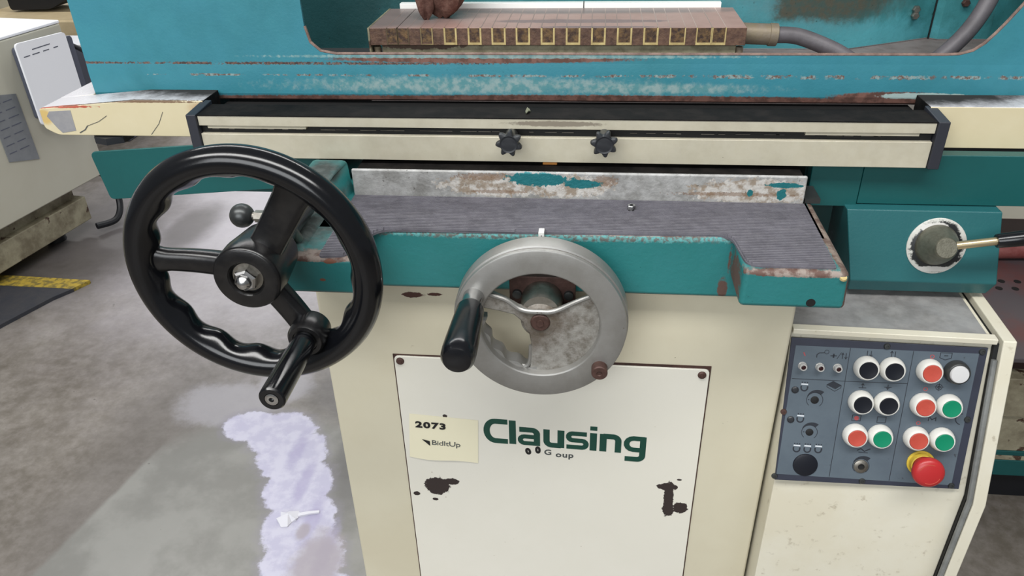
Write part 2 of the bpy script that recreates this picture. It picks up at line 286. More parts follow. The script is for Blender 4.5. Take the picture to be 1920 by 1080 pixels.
def stroke(bm, pts, w, h=.0004, closed=False, M=None):
    """flat printed ribbon in the XZ (or given) plane: pts (x,y2d)"""
    P = [Vector((p[0], p[1])) for p in pts]; n = len(P); Lf = []; Rt = []
    for i in range(n):
        a = P[i-1] if (i or closed) else None; c = P[(i+1) % n] if (i < n-1 or closed) else None
        d1 = (P[i]-a).normalized() if a is not None else None; d2 = (c-P[i]).normalized() if c is not None else None
        if d1 is None: d1 = d2
        if d2 is None: d2 = d1
        n1 = Vector((-d1.y, d1.x)); n2 = Vector((-d2.y, d2.x)); m = (n1+n2); m = m.normalized() if m.length > 1e-6 else n1
        k = w/2/max(m.dot(n1), .5)
        Lf.append(P[i]+m*k); Rt.append(P[i]-m*k)
    V = []
    for q, s in ((Lf, 0), (Rt, 0), (Lf, h), (Rt, h)): V.append([bm.verts.new((v.x, v.y, s)) for v in q])
    rng = n if closed else n-1
    for i in range(rng):
        j = (i+1) % n
        bm.faces.new((V[2][i], V[3][i], V[3][j], V[2][j])); bm.faces.new((V[0][i], V[0][j], V[1][j], V[1][i]))
        bm.faces.new((V[0][i], V[2][i], V[2][j], V[0][j])); bm.faces.new((V[1][i], V[1][j], V[3][j], V[3][i]))
    if not closed:
        for i in (0, n-1): bm.faces.new((V[0][i], V[1][i], V[3][i], V[2][i]))
def xf(bm, M, verts=None): bmesh.ops.transform(bm, matrix=M, verts=verts or bm.verts)

def tag(o, label=None, cat=None, group=None, kind=None):
    for k, v in (('label', label), ('category', cat), ('group', group), ('kind', kind)):
        if v: o[k] = v
    return o
def thing(name, loc, label, cat, group=None):
    o = bpy.data.objects.new(name, None); o.empty_display_size = .05; COL.objects.link(o); o.location = loc; return tag(o, label, cat, group)
def obj(name, bm, m, parent=None, label=None, bevel=0, ang=35, seg=2, kind=None, org=None, M=None):
    """bm is in world coordinates; the mesh is stored relative to its parent thing"""
    bmesh.ops.recalc_face_normals(bm, faces=bm.faces)
    if M is not None: bmesh.ops.transform(bm, matrix=M, verts=bm.verts)
    off = Vector((0, 0, 0)); p = parent
    while p is not None: off += p.location; p = p.parent
    own = Vector(org) if org is not None else (off if parent is not None else Vector((0, 0, 0)))
    bmesh.ops.translate(bm, verts=bm.verts, vec=-own)
    for f in bm.faces: f.smooth = True
    for e in bm.edges:
        if len(e.link_faces) == 2 and e.calc_face_angle(0) > math.radians(ang): e.smooth = False
    me = bpy.data.meshes.new(name); bm.to_mesh(me); bm.free()
    for mm in (m if isinstance(m, list) else [m]): me.materials.append(mm)
    o = bpy.data.objects.new(name, me); COL.objects.link(o)
    if parent is not None: o.parent = parent; o.location = own-off
    else: o.location = own
    if bevel:
        for e in me.edges: e.use_edge_sharp = False
        b = o.modifiers.new('bevel', 'BEVEL'); b.width = bevel; b.segments = seg; b.limit_method = 'ANGLE'; b.angle_limit = math.radians(ang); b.harden_normals = True
    if label: o['label'] = label
    if kind: o['kind'] = kind
    return o
def B(): return bmesh.new()
def bx(name, m, parent, *a, bevel=0, **k):
    b = B(); box(b, *a); return obj(name, b, m, parent, bevel=bevel, **k)
def text_bm(txt, size, bold=0., sx=1., space=1.):
    c = bpy.data.curves.new('t', 'FONT'); c.body = txt; c.size = size; c.offset = bold; c.space_character = space; c.extrude = .0002; c.resolution_u = 3
    o = bpy.data.objects.new('t', c); COL.objects.link(o); dg = bpy.context.evaluated_depsgraph_get(); dg.update()
    me = bpy.data.meshes.new_from_object(o.evaluated_get(dg)); b = B(); b.from_mesh(me)
    bpy.data.objects.remove(o); bpy.data.curves.remove(c); bpy.data.meshes.remove(me)
    if sx != 1: bmesh.ops.scale(b, vec=(sx, 1, 1), verts=b.verts)
    return b

# ================================================================== SETTING
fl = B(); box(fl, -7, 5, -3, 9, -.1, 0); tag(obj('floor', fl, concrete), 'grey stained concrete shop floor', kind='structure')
wb = B(); box(wb, -7, 5, 9, 9.1, 0, 4); tag(obj('wall_back', wb, wall_m), 'plain pale wall at the far end of the shop', kind='structure')

# ================================================================== GRINDER BODY
gr = thing('surface_grinder', (-.04, .95, 0), 'cream and teal surface grinder body with ribbed tray on its saddle', 'machine')
b = B(); box(b, -.300, .2175, .71, 1.25, .03, .905); obj('column', b, cream, gr, bevel=.004)
b = B(); box(b, -.36, .2175, .66, 1.4, 0, .035); obj('foot', b, cream, gr, bevel=.004)
# access plate with shadow joint
b = B(); box(b, -.2200, .1385, .7092, .712, .105, .7605); obj('plate_joint', b, mat('joint_rust', (70, 44, 36), .8, var=((30, 20, 18), 60, .7)), gr, label='dark rusty joint around the access plate')
b = B(); prism(b, rnd([(-.2185, .107), (.137, .107), (.137, .757), (-.2185, .759)], .006), 'Y', .7072, .7105)
pl = obj('access_plate', b, cream_plate, gr, bevel=.0008)
for x, z in ((-.2115, .7525), (.1290, .7500), (-.2115, .115), (.1290, .115)):
    b = B(); lathe(b, [(0, .0032), (.0018, .0032), (.002, .0024), (.0036, .0022), (.0046, .0012), (.0048, 0)], (x, .7072, z), seg=18); obj('screw', b, rustbolt, pl)
# lettering, built as strokes (mm units, x to the right, y up)
def arc(cx, cy, rx, ry, a0, a1, n=7): return [(cx+rx*math.cos(math.radians(a0+(a1-a0)*k/n)), cy+ry*math.sin(math.radians(a0+(a1-a0)*k/n))) for k in range(n+1)]
b = B(); SW = 7.2; SH = 6.2; Hx = 27.; Hc = 36.5
lay = [.3]
def st(p, w=SH):
    lay[0] += .012; stroke(b, p, w*1.14, lay[0])
st([(29, Hc-3.1)]+[(16, Hc-3.1)]+arc(14, 18.2, 10.4, Hc/2-3.1, 90, 270, 14)+[(29, 3.1)], 6.6)                      # C
st([(34.8, 0), (34.8, Hc)], SW)                                                                                         # l
st([(43, Hx-3)]+[(56, Hx-3)]+arc(58, Hx-9, 6.1, 6, 90, 0)+[(64.1, 0)], 6.6)                                        # a
st([(62, 3)]+[(50, 3)]+arc(49, 8.2, 5, 5.2, 270, 90)+[(62, 13.4)], 5.4)
st([(75.6, Hx)]+[(75.6, 10)]+arc(82, 9.2, 6.4, 6.1, 180, 270)+[(92.8, 3.1)], 6.6); st([(92.8, 0), (92.8, Hx)], SW)    # u
st([(123.5, Hx-3)]+[(108, Hx-3)]+arc(106.5, Hx-8.2, 4.6, 5.2, 90, 270)+[(115.5, 13.6)]+arc(118, 8.3, 4.9, 5.3, 90, -90)+[(99.5, 3)], 5.6)  # s
st([(131.4, 0), (131.4, Hx)], SW); st([(131.4, 31.2), (131.4, 37.2)], SW)                                            # i
st([(143, 0), (143, Hx)], SW); st([(143, Hx-3.1)]+[(152, Hx-3.1)]+arc(154.5, Hx-9.4, 6.4, 6.3, 90, 0)+[(160.9, 0)], 6.6)   # n
st([(190, Hx)]+[(190, -2)]+arc(183.5, -2.2, 6.5, 6.2, 0, -90)+[(169.5, -8.4)], 6.4)                                # g
st([(192, Hx-3)]+[(180, Hx-3)]+arc(178.8, Hx-11.8, 8.2, 8.8, 90, 270)+[(190, 6.4)], 5.8)
MS = Matrix(((.001, 0, 0, -.1188), (0, 0, -.001, .7072), (-.00003, .001, 0, .6372), (0, 0, 0, 1)))
SHR = Matrix(((.001, 0, 0, -.1190), (0, 0, -.001, .7072), (-.000042, .001, 0, .6365), (0, 0, 0, 1)))
xf(b, SHR); obj('lettering', b, green_ink, pl, label='dark green maker lettering')
def plate_text(txt, size, x, z, m, bold=0, sx=1, rot=0, space=1, name='small_lettering', parent=None, y=.7071):
    t = text_bm(txt, size, bold, sx, space)
    xf(t, Matrix.Translation((x, y, z)) @ Matrix.Rotation(rot, 4, 'Y') @ Matrix.Rotation(PI/2, 4, 'X')); return obj(name, t, m, parent or pl)
plate_text('0', .0125, -.0675, .6195, black_ink, .0010, .95, -.25)
plate_text('0', .0135, -.0565, .6225, black_ink, .0011, .85, -.05)
plate_text('G', .0115, -.0465, .6205, grey_ink, .0003, 1.1)
plate_text('oup', .0115, -.0325, .6178, grey_ink, .0003, 1.15, .02, 1.1)

# saddle with tray
sad = B()
box(sad, -.308, .2310, .69, .99, .861, .9285)
v = box(sad, .1395, .2350, .628, .80, .8895, .9285)
v[4].co.x += .001; v[5].co.x -= .002; v[6].co.x -= .002
box(sad, -.308, -.2205, .628, .72, .889, .9285)
saddle = obj('saddle', sad, teal_tray, gr, bevel=.005, seg=3)
b = B()  # raised left wall with sloping ridge
sec = [(.632, .929), (.665, .933), (.700, .938), (.730, .958), (.745, .9645), (.79, .9655), (.79, .915), (.632, .915)]
A = [b.verts.new((-.309, y, z)) for y, z in sec]
Bv = [b.verts.new((-.290 if z > .93 else -.264, y, z)) for y, z in sec]
for i in (4, 5): Bv[i].co.x = -.268
Bv[3].co.x = -.278
b.faces.new(A); b.faces.new(Bv[::-1])
for i in range(len(sec)):
    j = (i+1) % len(sec); b.faces.new((A[i], Bv[i], Bv[j], A[j]))
obj('side_wall', b, teal_tray, gr, bevel=.006, seg=3)
# ribbed mat
out = rnd([(-.2595, .769), (.2226, .769), (.2223, .634), (.1440, .634), (.1370, .694), (-.2130, .6895), (-.2310, .632), (-.2560, .630)], [.0, .0, .004, .012, .014, .016, .004, .004])
b = B(); prism(b, out, 'Z', .9275, .9300)
def span(y):
    xs = []; n = len(out)
    for i in range(n):
        (x0, y0), (x1, y1) = out[i], out[(i+1) % n]
        if (y0-y)*(y1-y) < 0: xs.append(x0+(x1-x0)*(y-y0)/(y1-y0))
    xs.sort(); return list(zip(xs[::2], xs[1::2]))
y = .6335
while y < .768:
    for x0, x1 in span(y):
        prism(b, [(y-.0012, .9300), (y-.0008, .9324), (y+.0006, .9324), (y+.0010, .9300)], 'X', x0+.001, x1-.001)
    y += .0034
obj('rubber_mat', b, rubber, gr, label='grey ribbed rubber mat lining the tray')
b = B(); box(b, -.2600, .2220, .770, .7745, .925, .9612); obj('saddle_lip', b, cast_iron, gr, bevel=.003, label='bare chipped casting lip behind the mat')
b = B(); box(b, -.2580, .2210, .7755, .90, .93, .9555); obj('lip_top', b, rail_black, gr)
b = B(); box(b, .2240, .2400, .775, .81, .929, .9340); obj('side_block', b, graphite, gr)
# hole in the right arm front
b = B(); lathe(b, [(0, .0006), (.0042, .0006), (.0042, -.004)], (.2035, .6283, .8965), seg=20); obj('drilled_hole', b, blackhole, gr)
b = B(); lathe(b, [(0, .001), (.003, .0009), (.0036, -.001)], (.2275, .6285, .9235), seg=12, axis=(0, -.5, 1)); obj('worn_corner', b, brass, gr)
# zero mark tab
b = B(); box(b, -.0500, -.0442, .6845, .694, .9185, .9335); tb = obj('index_tab', b, white_part, gr, bevel=.0008, label='white index tab')
b = B(); box(b, -.0474, -.0467, .6842, .6846, .921, .930); obj('index_line', b, black_ink, tb)
# sleeve and rusty bearing plate behind the small wheel
b = B(); box(b, -.080, -.012, .682, .69, .838, .884); brg = obj('bearing_plate', b, rustbolt, gr, bevel=.001, label='brown bearing plate behind the small handwheel')
for x in (-.072, -.019):
    b = B(); lathe(b, [(0, .004), (.003, .004), (.0048, .0035), (.005, 0)], (x, .682, .864), seg=16); obj('screw', b, graphite, brg)
b = B(); lathe(b, [(.0, .035), (.019, .035), (.021, .028), (.0215, 0)], (-.0462, .69, .858), seg=32); obj('shaft_sleeve', b, steel_dull, gr, label='bright steel shaft sleeve')
# dark under-frame behind tray, orange wiper and green cover
b = B(); box(b, -.085, .003, .82, .83, .93, .966); obj('rear_cover', b, teal_sm, gr)
b = B(); box(b, -.0535, -.0375, .806, .812, .950, .975); obj('wiper', b, orange, gr, bevel=.001, label='small orange wiper block')
# way guards left and right
b = B(); prism(b, rnd([(-.5887, 0.9585), (-.326, 0.9793), (-.31, 0.9793), (-.31, 0.9214), (-.5800, 0.8978)], [.008, 0, 0, 0, .006]), 'Y', .815, .818); obj('way_guard', b, teal_sm, gr, bevel=.0008)
b = B(); box(b, -.45, -.31, .84, .96, .90, .971); obj('way_casting', b, teal_sm, gr, bevel=.002)
b = B(); box(b, .2370, .2905, .814, .83, 0.9087, .9680); obj('way_guard', b, teal_sm, gr, bevel=.001)
b = B(); box(b, .2912, .66, .815, .83, 0.9119, .9690); obj('way_guard', b, teal_sm, gr, bevel=.001)
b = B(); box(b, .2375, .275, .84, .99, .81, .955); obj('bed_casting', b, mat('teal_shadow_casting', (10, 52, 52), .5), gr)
# lever box on the right
b = B(); 
v = [b.verts.new(p) for p in ((.2780, .802, .9110), (.4385, .802, .9110), (.4470, .784, .8325), (.2915, .784, .8325), (.2945, .792, .8155), (.4430, .792, .8155))]
w = [b.verts.new((p.co.x, .90, p.co.z)) for p in v]
b.faces.new((v[0], v[1], v[2], v[3])); b.faces.new((v[3], v[2], v[5], v[4])); b.faces.new((w[0], w[3], w[2], w[1])); b.faces.new((w[3], w[4], w[5], w[2]))
for i, j in ((0, 1), (1, 2), (2, 5), (5, 4), (4, 3), (3, 0)): b.faces.new((v[i], v[j], w[j], w[i]))
obj('lever_box', b, teal_lever, gr, bevel=.0015)

# ================================================================== TABLE
PATCH = [(-0.642, 0.9949), (-0.6372, 1.0008), (-0.61, 1.0023), (-0.6108, 0.9776), (-0.6287, 0.9747), (-0.6334, 0.9806)]
CRACKS = [([(-0.607, 0.975), (-0.5989, 0.979), (-0.5947, 0.9837)], .0011), ([(-0.5947, 0.9837), (-0.579, 0.9891), (-0.5668, 0.9963)], .0005), ([(-0.5176, 0.9741), (-0.5048, 0.9873), (-0.4965, 1.0014)], .0005)]
tbl = thing('grinder_table', (-.04, .9, .95), 'cream table casting with long slotted rail and black end caps', 'table')
b = B(); prism(b, rnd([(-.6495, 1.0040), (-.5290, 1.0150), (-.4450, 1.0150), (-.4450, .9715), (-.6350, .9715), (-.6500, .980)], [.003, 0, 0, 0, .006, .004]), 'Y', .835, .8780)
prism(b, [(-.6495, 1.0038), (-.6050, 1.0085), (-.6050, .9715), (-.6495, .9715)], 'Y', .8775, .96)
W1 = obj('table_wing', b, [cream_yellow, wing_top, rail_black], tbl, bevel=.0012, label='left wing with a grey primer patch and cracked paint')
b = B(); prism(b, PATCH, 'Y', .8347, .8352); obj('primer_patch', b, mat('grey_primer', (132, 132, 136), .6, var=((160, 158, 156), 60, .4)), tbl, label='bare grey primer patch')
for ck_, w_ in CRACKS:
    b = B(); stroke(b, ck_, w_, .0003); xf(b, Matrix.Translation((0, .8349, 0)) @ Matrix.Rotation(PI/2, 4, 'X')); obj('paint_crack', b, grey_ink, tbl)
b = B(); box(b, .3512, .68, .835, .8780, .9695, 1.0148); W2 = obj('table_wing', b, [cream_yellow, wing_top, rail_black], tbl, bevel=.0012)
for w_ in (W1, W2):
    for p in w_.data.polygons:
        if p.normal.z > .9: p.material_index = 1
        if abs(p.normal.x) > .9 and -.5 < p.center.x-0 + tbl.location.x < .4: p.material_index = 2
b = B(); box(b, .362, .68, .837, .96, .952, .9693); obj('way_gap_shade', b, blackhole, tbl)  # black block added as the shade in the gap under the wing
b = B(); box(b, -.44, .35, .84, .96, .9650, .9985); obj('table_core', b, blackhole, tbl)
b = B(); box(b, -.4370, .3472, .80, .812, .9978, 1.0088); obj('rail_upper', b, cream_rail, tbl, bevel=.0005)
b = B(); box(b, -.4370, .3472, .80, .812, .9605, .9885); obj('rail_lower', b, cream_rail, tbl, bevel=.0005)
b = B(); box(b, -.4370, .3472, .806, .838, .9885, .9978); obj('rail_slot', b, blackhole, tbl)
for x0, x1 in ((-.428, -.315), (.22, .333)):
    b = B(); box(b, x0, x1, .8015, .807, .9945, .9978); obj('slot_liner', b, cream_rail, tbl)
b = B()
for x0, x1 in ((-.425, -.32), (-.30, -.10), (-.068, -.02), (.04, .14), (.15, .21), (.22, .30)):
    x = x0
    while x < x1:
        box(b, x, min(x+random.uniform(.004, .02), x1), .8055, .8062, .9920+random.uniform(0, .0006), .9930); x += random.uniform(.012, .03)
obj('slot_scale', b, steel_dull, tbl, kind='stuff', label='worn scale marks inside the slot')
b = B(); prism(b, [(-.4370, .7995), (.3472, .7995), (.3472, .839), (-.4370, .839)], 'Z', 1.0089, 1.0100); obj('rail_cover', b, rail_black, tbl)
for x0, x1 in ((-.4490, -.4375), (.3477, .3590)):
    b = B(); prism(b, [(.797, .9600), (.797, 1.0108), (.842, 1.0140), (.842, .96)], 'X', x0, x1); obj('end_cap', b, cap_grey, tbl, bevel=.001)
b = B(); box(b, -.437, .347, .845, .965, .990, .9960); obj('table_top', b, rail_black, tbl)
b = B(); tube(b, [(-.575, .85, .97), (-.575, .85, .962)], .022, 7, 0); 
obj('clamp_nut', b, blackplastic, tbl)
# star knobs (dogs)
def star(x, z, rot):
    k = thing('star_knob', (x, .80, z), '', 'knob', 'star knobs clamped in the rail slot')
    b = B(); n = 70; prof = []
    ys = [(.78, .90), (.7775, 1.0), (.7725, 1.0), (.7705, .90), (.7702, .76)]
    rings = []
    for yy, s in ys:
        rings.append([b.verts.new((x+s*(.0098+.0046*(.5+.5*math.cos(7*t))**1.1)*math.cos(t+rot), yy, z+s*(.0098+.0046*(.5+.5*math.cos(7*t))**1.1)*math.sin(t+rot))) for t in [2*PI*i/n for i in range(n)]])
    for A, C_ in zip(rings, rings[1:]):
        for i in range(n): b.faces.new((A[i], A[(i+1) % n], C_[(i+1) % n], C_[i]))
    b.faces.new(rings[0]); b.faces.new(rings[-1][::-1])
    obj('knob_head', b, blackplastic, k)
    b = B(); lathe(b, [(.0095, 0), (.0092, .0006), (.0088, .0004), (.007, 0), (0, -.0006)], (x, .7703, z), seg=32); obj('knob_cap', b, blackplastic, k)
    b = B(); lathe(b, [(.007, 0), (.007, .022)], (x, .8015, z), seg=20); obj('stem', b, graphite, k)
    return k
k1 = star(-.0867, .9915, 1.45); k1['label'] = 'left black star knob in the slot of the cream rail'
k2 = star(.0125, .9920, 1.25); k2['label'] = 'right black star knob in the slot of the cream rail'
# debris on cover
b = B(); pts = [(0, 0), (.002, .003), (.0035, .008), (.002, .0125), (-.0005, .013), (-.002, .008), (-.0015, .003)]
A = [b.verts.new((-.071+p[0], .812+p[1]*1.1, 1.0112+.0015*math.sin(i*2))) for i, p in enumerate(pts)]; b.faces.new(A); r = bmesh.ops.extrude_face_region(b, geom=b.faces[:]); bmesh.ops.translate(b, verts=[q for q in r['geom'] if isinstance(q, bmesh.types.BMVert)], vec=(0, 0, .001))
tag(obj('paint_flake', b, leaf_m, org=(-.071, .812, 1.011)), 'small grey green paint flake lying on the black rail cover', 'flake')

# ================================================================== SPLASH GUARD
gd = thing('splash_guard', (0, .9, 1.005), 'teal sheet metal splash guard with rusted edges around the chuck', 'guard')
op = [(.4620, 1.22), (.4600, 1.160), (.4480, 1.130), (.4340, 1.1065), (.4230, 1.0890), (.4160, 1.0790), (.4080, 1.0690), (.3980, 1.0612), (.3850, 1.0575), (.3700, 1.0568), (-.2950, 1.0568), (-.3130, 1.0600), (-.3240, 1.070), (-.3280, 1.088), (-.3290, 1.22)]
out2 = [(-.6030, 1.22), (-.6030, 1.0468), (.72, 1.0468), (.72, 1.22)]
b = B(); prism(b, out2+op, 'Y', .8790, .8825)
prof = [(.8790, 1.0468), (.8782, 1.0335), (.8795, 1.0105), (.8815, 1.0040), (.8870, 1.0010), (.90, 1.0010), (.90, 1.0035), (.8870, 1.0035), (.8835, 1.006), (.8825, 1.0125), (.8815, 1.0335), (.8825, 1.0468)]
prism(b, prof, 'X', -.6030, .72)
obj('front_panel', b, teal_guard, gd, ang=12)
b = B(); 
for i in range(2, len(op)-1):
    (x0, z0), (x1, z1) = op[i-1], op[i]
    tube(b, [(x0, .8806, z0), (x1, .8806, z1)], .0019, 8, 0, False)
obj('opening_edge', b, mat('worn_edge_rust', (126, 104, 94), .6, var=((70, 50, 44), 90, .7)), gd, label='bare rusty rim of the opening')
b = B(); box(b, -.6030, -.6, .8825, 1.25, 1.0115, 1.22); obj('side_panel', b, teal_guard, gd)
b = B(); box(b, -.262, .72, .8875, 1.25, 1.0, 1.0045); obj('floor_pan', b, grimy_floor, gd)
b = B(); box(b, -.60, -.262, .8875, 1.25, .985, .990); obj('shade_floor_strip', b, mat('shade_black_teal', (10, 26, 28), .8, spec=.1), gd, label='left floor strip with shade painted in')  # lower floor strip, near-black colour stands in for shade inside the guard
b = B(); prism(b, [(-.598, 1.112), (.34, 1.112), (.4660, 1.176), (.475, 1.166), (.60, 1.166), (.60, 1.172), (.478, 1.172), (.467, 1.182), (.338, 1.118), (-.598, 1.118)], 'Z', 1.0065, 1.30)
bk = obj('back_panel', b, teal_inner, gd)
b = B(); box(b, .4655, .4672, 1.1735, 1.177, 1.005, 1.3); obj('seam', b, blackhole, gd)
b = B(); box(b, .54, .545, .8825, 1.16, 1.0045, 1.3); obj('side_panel', b, teal_inner, gd)
for x, y, z, mm in ((.435, 1.159, 1.048, steel_dull), (.435, 1.158, 1.040, steel_dull), (.500, 1.165, 1.055, rustbolt)):
    b = B(); lathe(b, [(0, .006), (.004, .006), (.0055, .004), (.0055, 0)], (x, y, z), ngon=6); obj('bolt', b, mm, gd)
b = B(); lathe(b, [(0, .004), (.003, .004), (.004, 0)], (.408, 1.06, 1.0045), axis=(.2, 0, 1), ngon=6); obj('bolt', b, brass, gd)

# ================================================================== MAGNETIC CHUCK
ck = thing('magnetic_chuck', (-.05, 1.01, 1.0045), 'rusty electromagnetic chuck with brass U inlays along its front', 'chuck')
X0, X1, Y0, Y1, ZT = -.2766, .1752, .953, 1.068, 1.0693
b = B(); box(b, X0+.002, X1, Y0, Y1, 1.0488, ZT); bd = obj('chuck_body', b, [chuck_side, chuck_top], ck, bevel=.0006)
for p in bd.data.polygons:
    if p.normal.z > .9: p.material_index = 1
b = B(); box(b, X0, X0+.0025, Y0-.001, Y1, 1.0385, ZT+.0004); obj('end_plate', b, chuck_base, ck, bevel=.0004)
b = B(); box(b, -.262, .166, .958, 1.06, 1.0045, 1.0488); obj('base_plate', b, chuck_base, ck, bevel=.001)
b = B(); box(b, -.085, .05, .955, .958, 1.030, 1.0325); obj('base_strip', b, steel_dull, ck)
def pxx(p): return X0+(p-692)*.4516/707
Us = [(728, 750), (749, 772), (794, 818), (839, 864), (885, 911), (930, 957), (976, 1003), (1023, 1049.5), (1070, 1097), (1117, 1144), (1164.5, 1192.5), (1213, 1240.6), (1261, 1290), (1309, 1337.5), (1337, 1363)]
for i, (a, c) in enumerate(Us):
    xa, xc = pxx(a), pxx(c); t = .0021 if 2 < i < 12 else .0014; zb = 1.0496
    b = B(); box(b, xa, xa+t, Y0-.0006, Y0+.003, zb, ZT); box(b, xc-t, xc, Y0-.0006, Y0+.003, zb, ZT); box(b, xa+t, xc-t, Y0-.0006, Y0+.003, zb, zb+.0028 if i > 2 else zb+.001)
    il = obj('brass_inlay', b, brass, ck)
    b = B(); box(b, xa, xa+t*.45, Y0, Y1-.002, ZT-.001, ZT+.00012); box(b, xc-t*.45, xc, Y0, Y1-.002, ZT-.001, ZT+.00012); obj('inlay_line', b, brass_top, ck)
    b = B(); box(b, xa+t, xc-t, Y0-.0003, Y0+.003, zb+.003, ZT-.0002); obj('pole_piece', b, chuck_cell, ck)
for x, y in ((.1705, .962), (-.2685, .962)):
    b = B(); lathe(b, [(0, .012), (.0045, .012), (.0045, .004), (.0062, .004), (.0062, 0), (.007, -.004)], (x, y, 1.0335), axis=(0, 0, 1), seg=20); obj('foot_bolt', b, hose_brass, ck)
b = B(); tube(b, [(.1752, .995, 1.0535), (.2130, .995, 1.0520)], .0125, 20, 0); tube(b, [(.2090, .995, 1.0520), (.2190, .995, 1.0515)], .0135, 20, 0)
cn = obj('cable_gland', b, hose_brass, ck, bevel=.001, label='dirty metal cable gland on the right end')
b = B(); tube(b, [(.216, .995, 1.0515), (.245, .995, 1.0495), (.285, .985, 1.036), (.32, .975, 1.019), (.355, .97, 1.0165), (.392, .975, 1.020), (.425, .985, 1.045), (.450, 1.0, 1.075), (.462, 1.01, 1.11), (.465, 1.02, 1.17), (.46, 1.04, 1.25)], .0098, 16)
obj('power_cable', b, hose_m, ck, label='thick grey rubber cable looping up to the right')
b = B(); box(b, -.2620, .1600, 1.0685, 1.080, 1.060, 1.0755); obj('back_stop', b, white_part, ck, bevel=.0005, label='pale steel back stop')
b = B(); box(b, -.0170, -.0158, 1.068, 1.0808, 1.0605, 1.0758); obj('stop_joint', b, blackhole, ck)
# crumpled rag standing on the chuck
rg = thing('rag', (-.19, 1.015, 1.0696), 'crumpled dusty brown rag bunched up on the chuck top', 'rag')
def lump(cx, cy, z0, z1, r0, r1, lean, seed, n=28, mrow=14):
    b = B(); rings = []
    for j in range(mrow+1):
        t = j/mrow; r = r0+(r1-r0)*t; r *= math.sin(min(1, t*3+.22)*PI/2)
        ring = []
        for i in range(n):
            a = 2*PI*i/n; f = 1+.22*math.sin(3*a+seed+t*2)+.12*math.sin(5*a-seed*2+t*4)+.08*noise.noise(Vector((a*2, t*4, seed)))
            ring.append(b.verts.new((cx+lean*t*t+r*f*math.cos(a), cy+r*f*.8*math.sin(a), z0+(z1-z0)*t+.0015*math.sin(4*a+seed)*(1-t))))
        rings.append(ring)
    for A, C_ in zip(rings, rings[1:]):
        for i in range(n): b.faces.new((A[i], A[(i+1) % n], C_[(i+1) % n], C_[i]))
    b.faces.new(rings[0][::-1]); b.faces.new(rings[-1]); return b
obj('cloth_fold', lump(-.2125, 1.0, 1.0697, 1.125, .009, .014, -.006, 1.3), leather, rg)
obj('cloth_body', lump(-.190, 1.012, 1.0700, 1.13, .017, .036, .012, 4.1), leather, rg)

# ================================================================== BLACK HANDWHEEL
CX, CY, CZ = -.2915, .568, .9492
hw = thing('handwheel', (CX, CY, CZ), 'large glossy black three spoke handwheel with black crank handle', 'handwheel')
b = B(); n = 180; m_ = 24; R0 = .1146; rings = []
for i in range(n):
    t = 2*PI*i/n; ring = []
    wv = .5+.5*math.cos(15*t+1.0)
    for k in range(m_):
        p = 2*PI*k/m_; c, s = math.cos(p), math.sin(p)     # c>0 outer, s>0 back
        ro = .0125; ri = .0125+((.0072)*wv*max(0, s*.75+.45) if c < 0 else 0)
        rad = (R0-.0125)+(c*ro if c > 0 else c*ri)
        yy = CY+s*.0165*(1 if s > 0 else .8)
        if k == 0: rad += .0006
        ring.append(b.verts.new((CX+rad*math.cos(t), yy, CZ+rad*math.sin(t))))
    rings.append(ring)
for i in range(n):
    A, C_ = rings[i], rings[(i+1) % n]
    for k in range(m_): b.faces.new((A[k], A[(k+1) % m_], C_[(k+1) % m_], C_[k]))
obj('rim', b, bakelite, hw, label='glossy rim with wavy finger grips')
for a, w0, w1 in ((177, .0115, .0100), (57, .0150, .0165), (-61, .0120, .0125)):
    b = B(); a = math.radians(a); d = Vector((math.cos(a), 0, math.sin(a))); s = Vector((-d.z, 0, d.x)); rings = []
    for j in range(13):
        t = j/12; r = .012+t*.088; w = w0+(w1-w0)*t; fl_ = max(0, (t-.75)/.25)**2*.010+max(0, (.2-t)/.2)**2*.004; th = .0095-.002*t
        yc = CY+.004+.004*math.sin(t*PI)
        rings.append([b.verts.new(Vector((CX, yc, CZ))+d*r+s*(w+fl_)*math.copysign(abs(math.cos(p))**.75, math.cos(p))+Vector((0, 1, 0))*th*math.copysign(abs(math.sin(p))**.75, math.sin(p))) for p in [2*PI*k/20 for k in range(20)]])
    for A, C_ in zip(rings, rings[1:]):
        for k in range(20): b.faces.new((A[k], A[(k+1) % 20], C_[(k+1) % 20], C_[k]))
    b.faces.new(rings[0]); b.faces.new(rings[-1][::-1]); obj('spoke', b, bakelite_dusty, hw)
b = B(); lathe(b, [(.016, -.050), (.0265, -.045), (.0305, -.01), (.0302, .008), (.0290, .0105), (.0275, .0115), (.0165, .0115), (.0152, .010), (.0150, .005), (0, .005)], (CX, CY-.006, CZ), seg=48)
hb = obj('hub', b, bakelite_dusty, hw)
b = B(); lathe(b, [(0, .002), (.0135, .002), (.0138, .001), (.0138, 0)], (CX, CY-.011, CZ), seg=32); obj('washer', b, steel_dull, hw)
b = B(); lathe(b, [(.0105, 0), (.0105, .007), (.0085, .0088), (.0065, .0092)], (CX, CY-.013, CZ), ngon=6, a0=.3); lathe(b, [(.0070, .0085), (.0062, .0118), (.0045, .0140), (.002, .0152), (0, .0155)], (CX, CY-.013, CZ), seg=24)
obj('acorn_nut', b, chrome, hw, ang=20, label='bright hexagon acorn nut')
HX, HZ = -.2506, .8854
b = B(); lathe(b, [(.012, -.022), (.0165, -.018), (.0178, -.008), (.0172, .004), (.0150, .0078), (.0115, .0078), (.011, .006), (0, .006)], (HX, CY-.008, HZ), seg=36); obj('handle_boss', b, bakelite_dusty, hw)
b = B(); lathe(b, [(.0085, 0), (.0095, .004), (.0106, .010), (.0112, .04), (.0114, .081), (.0112, .0845), (.0100, .0860), (.0062, .0860), (.0060, .0845), (0, .0845)], (HX, CY-.012, HZ), seg=36)
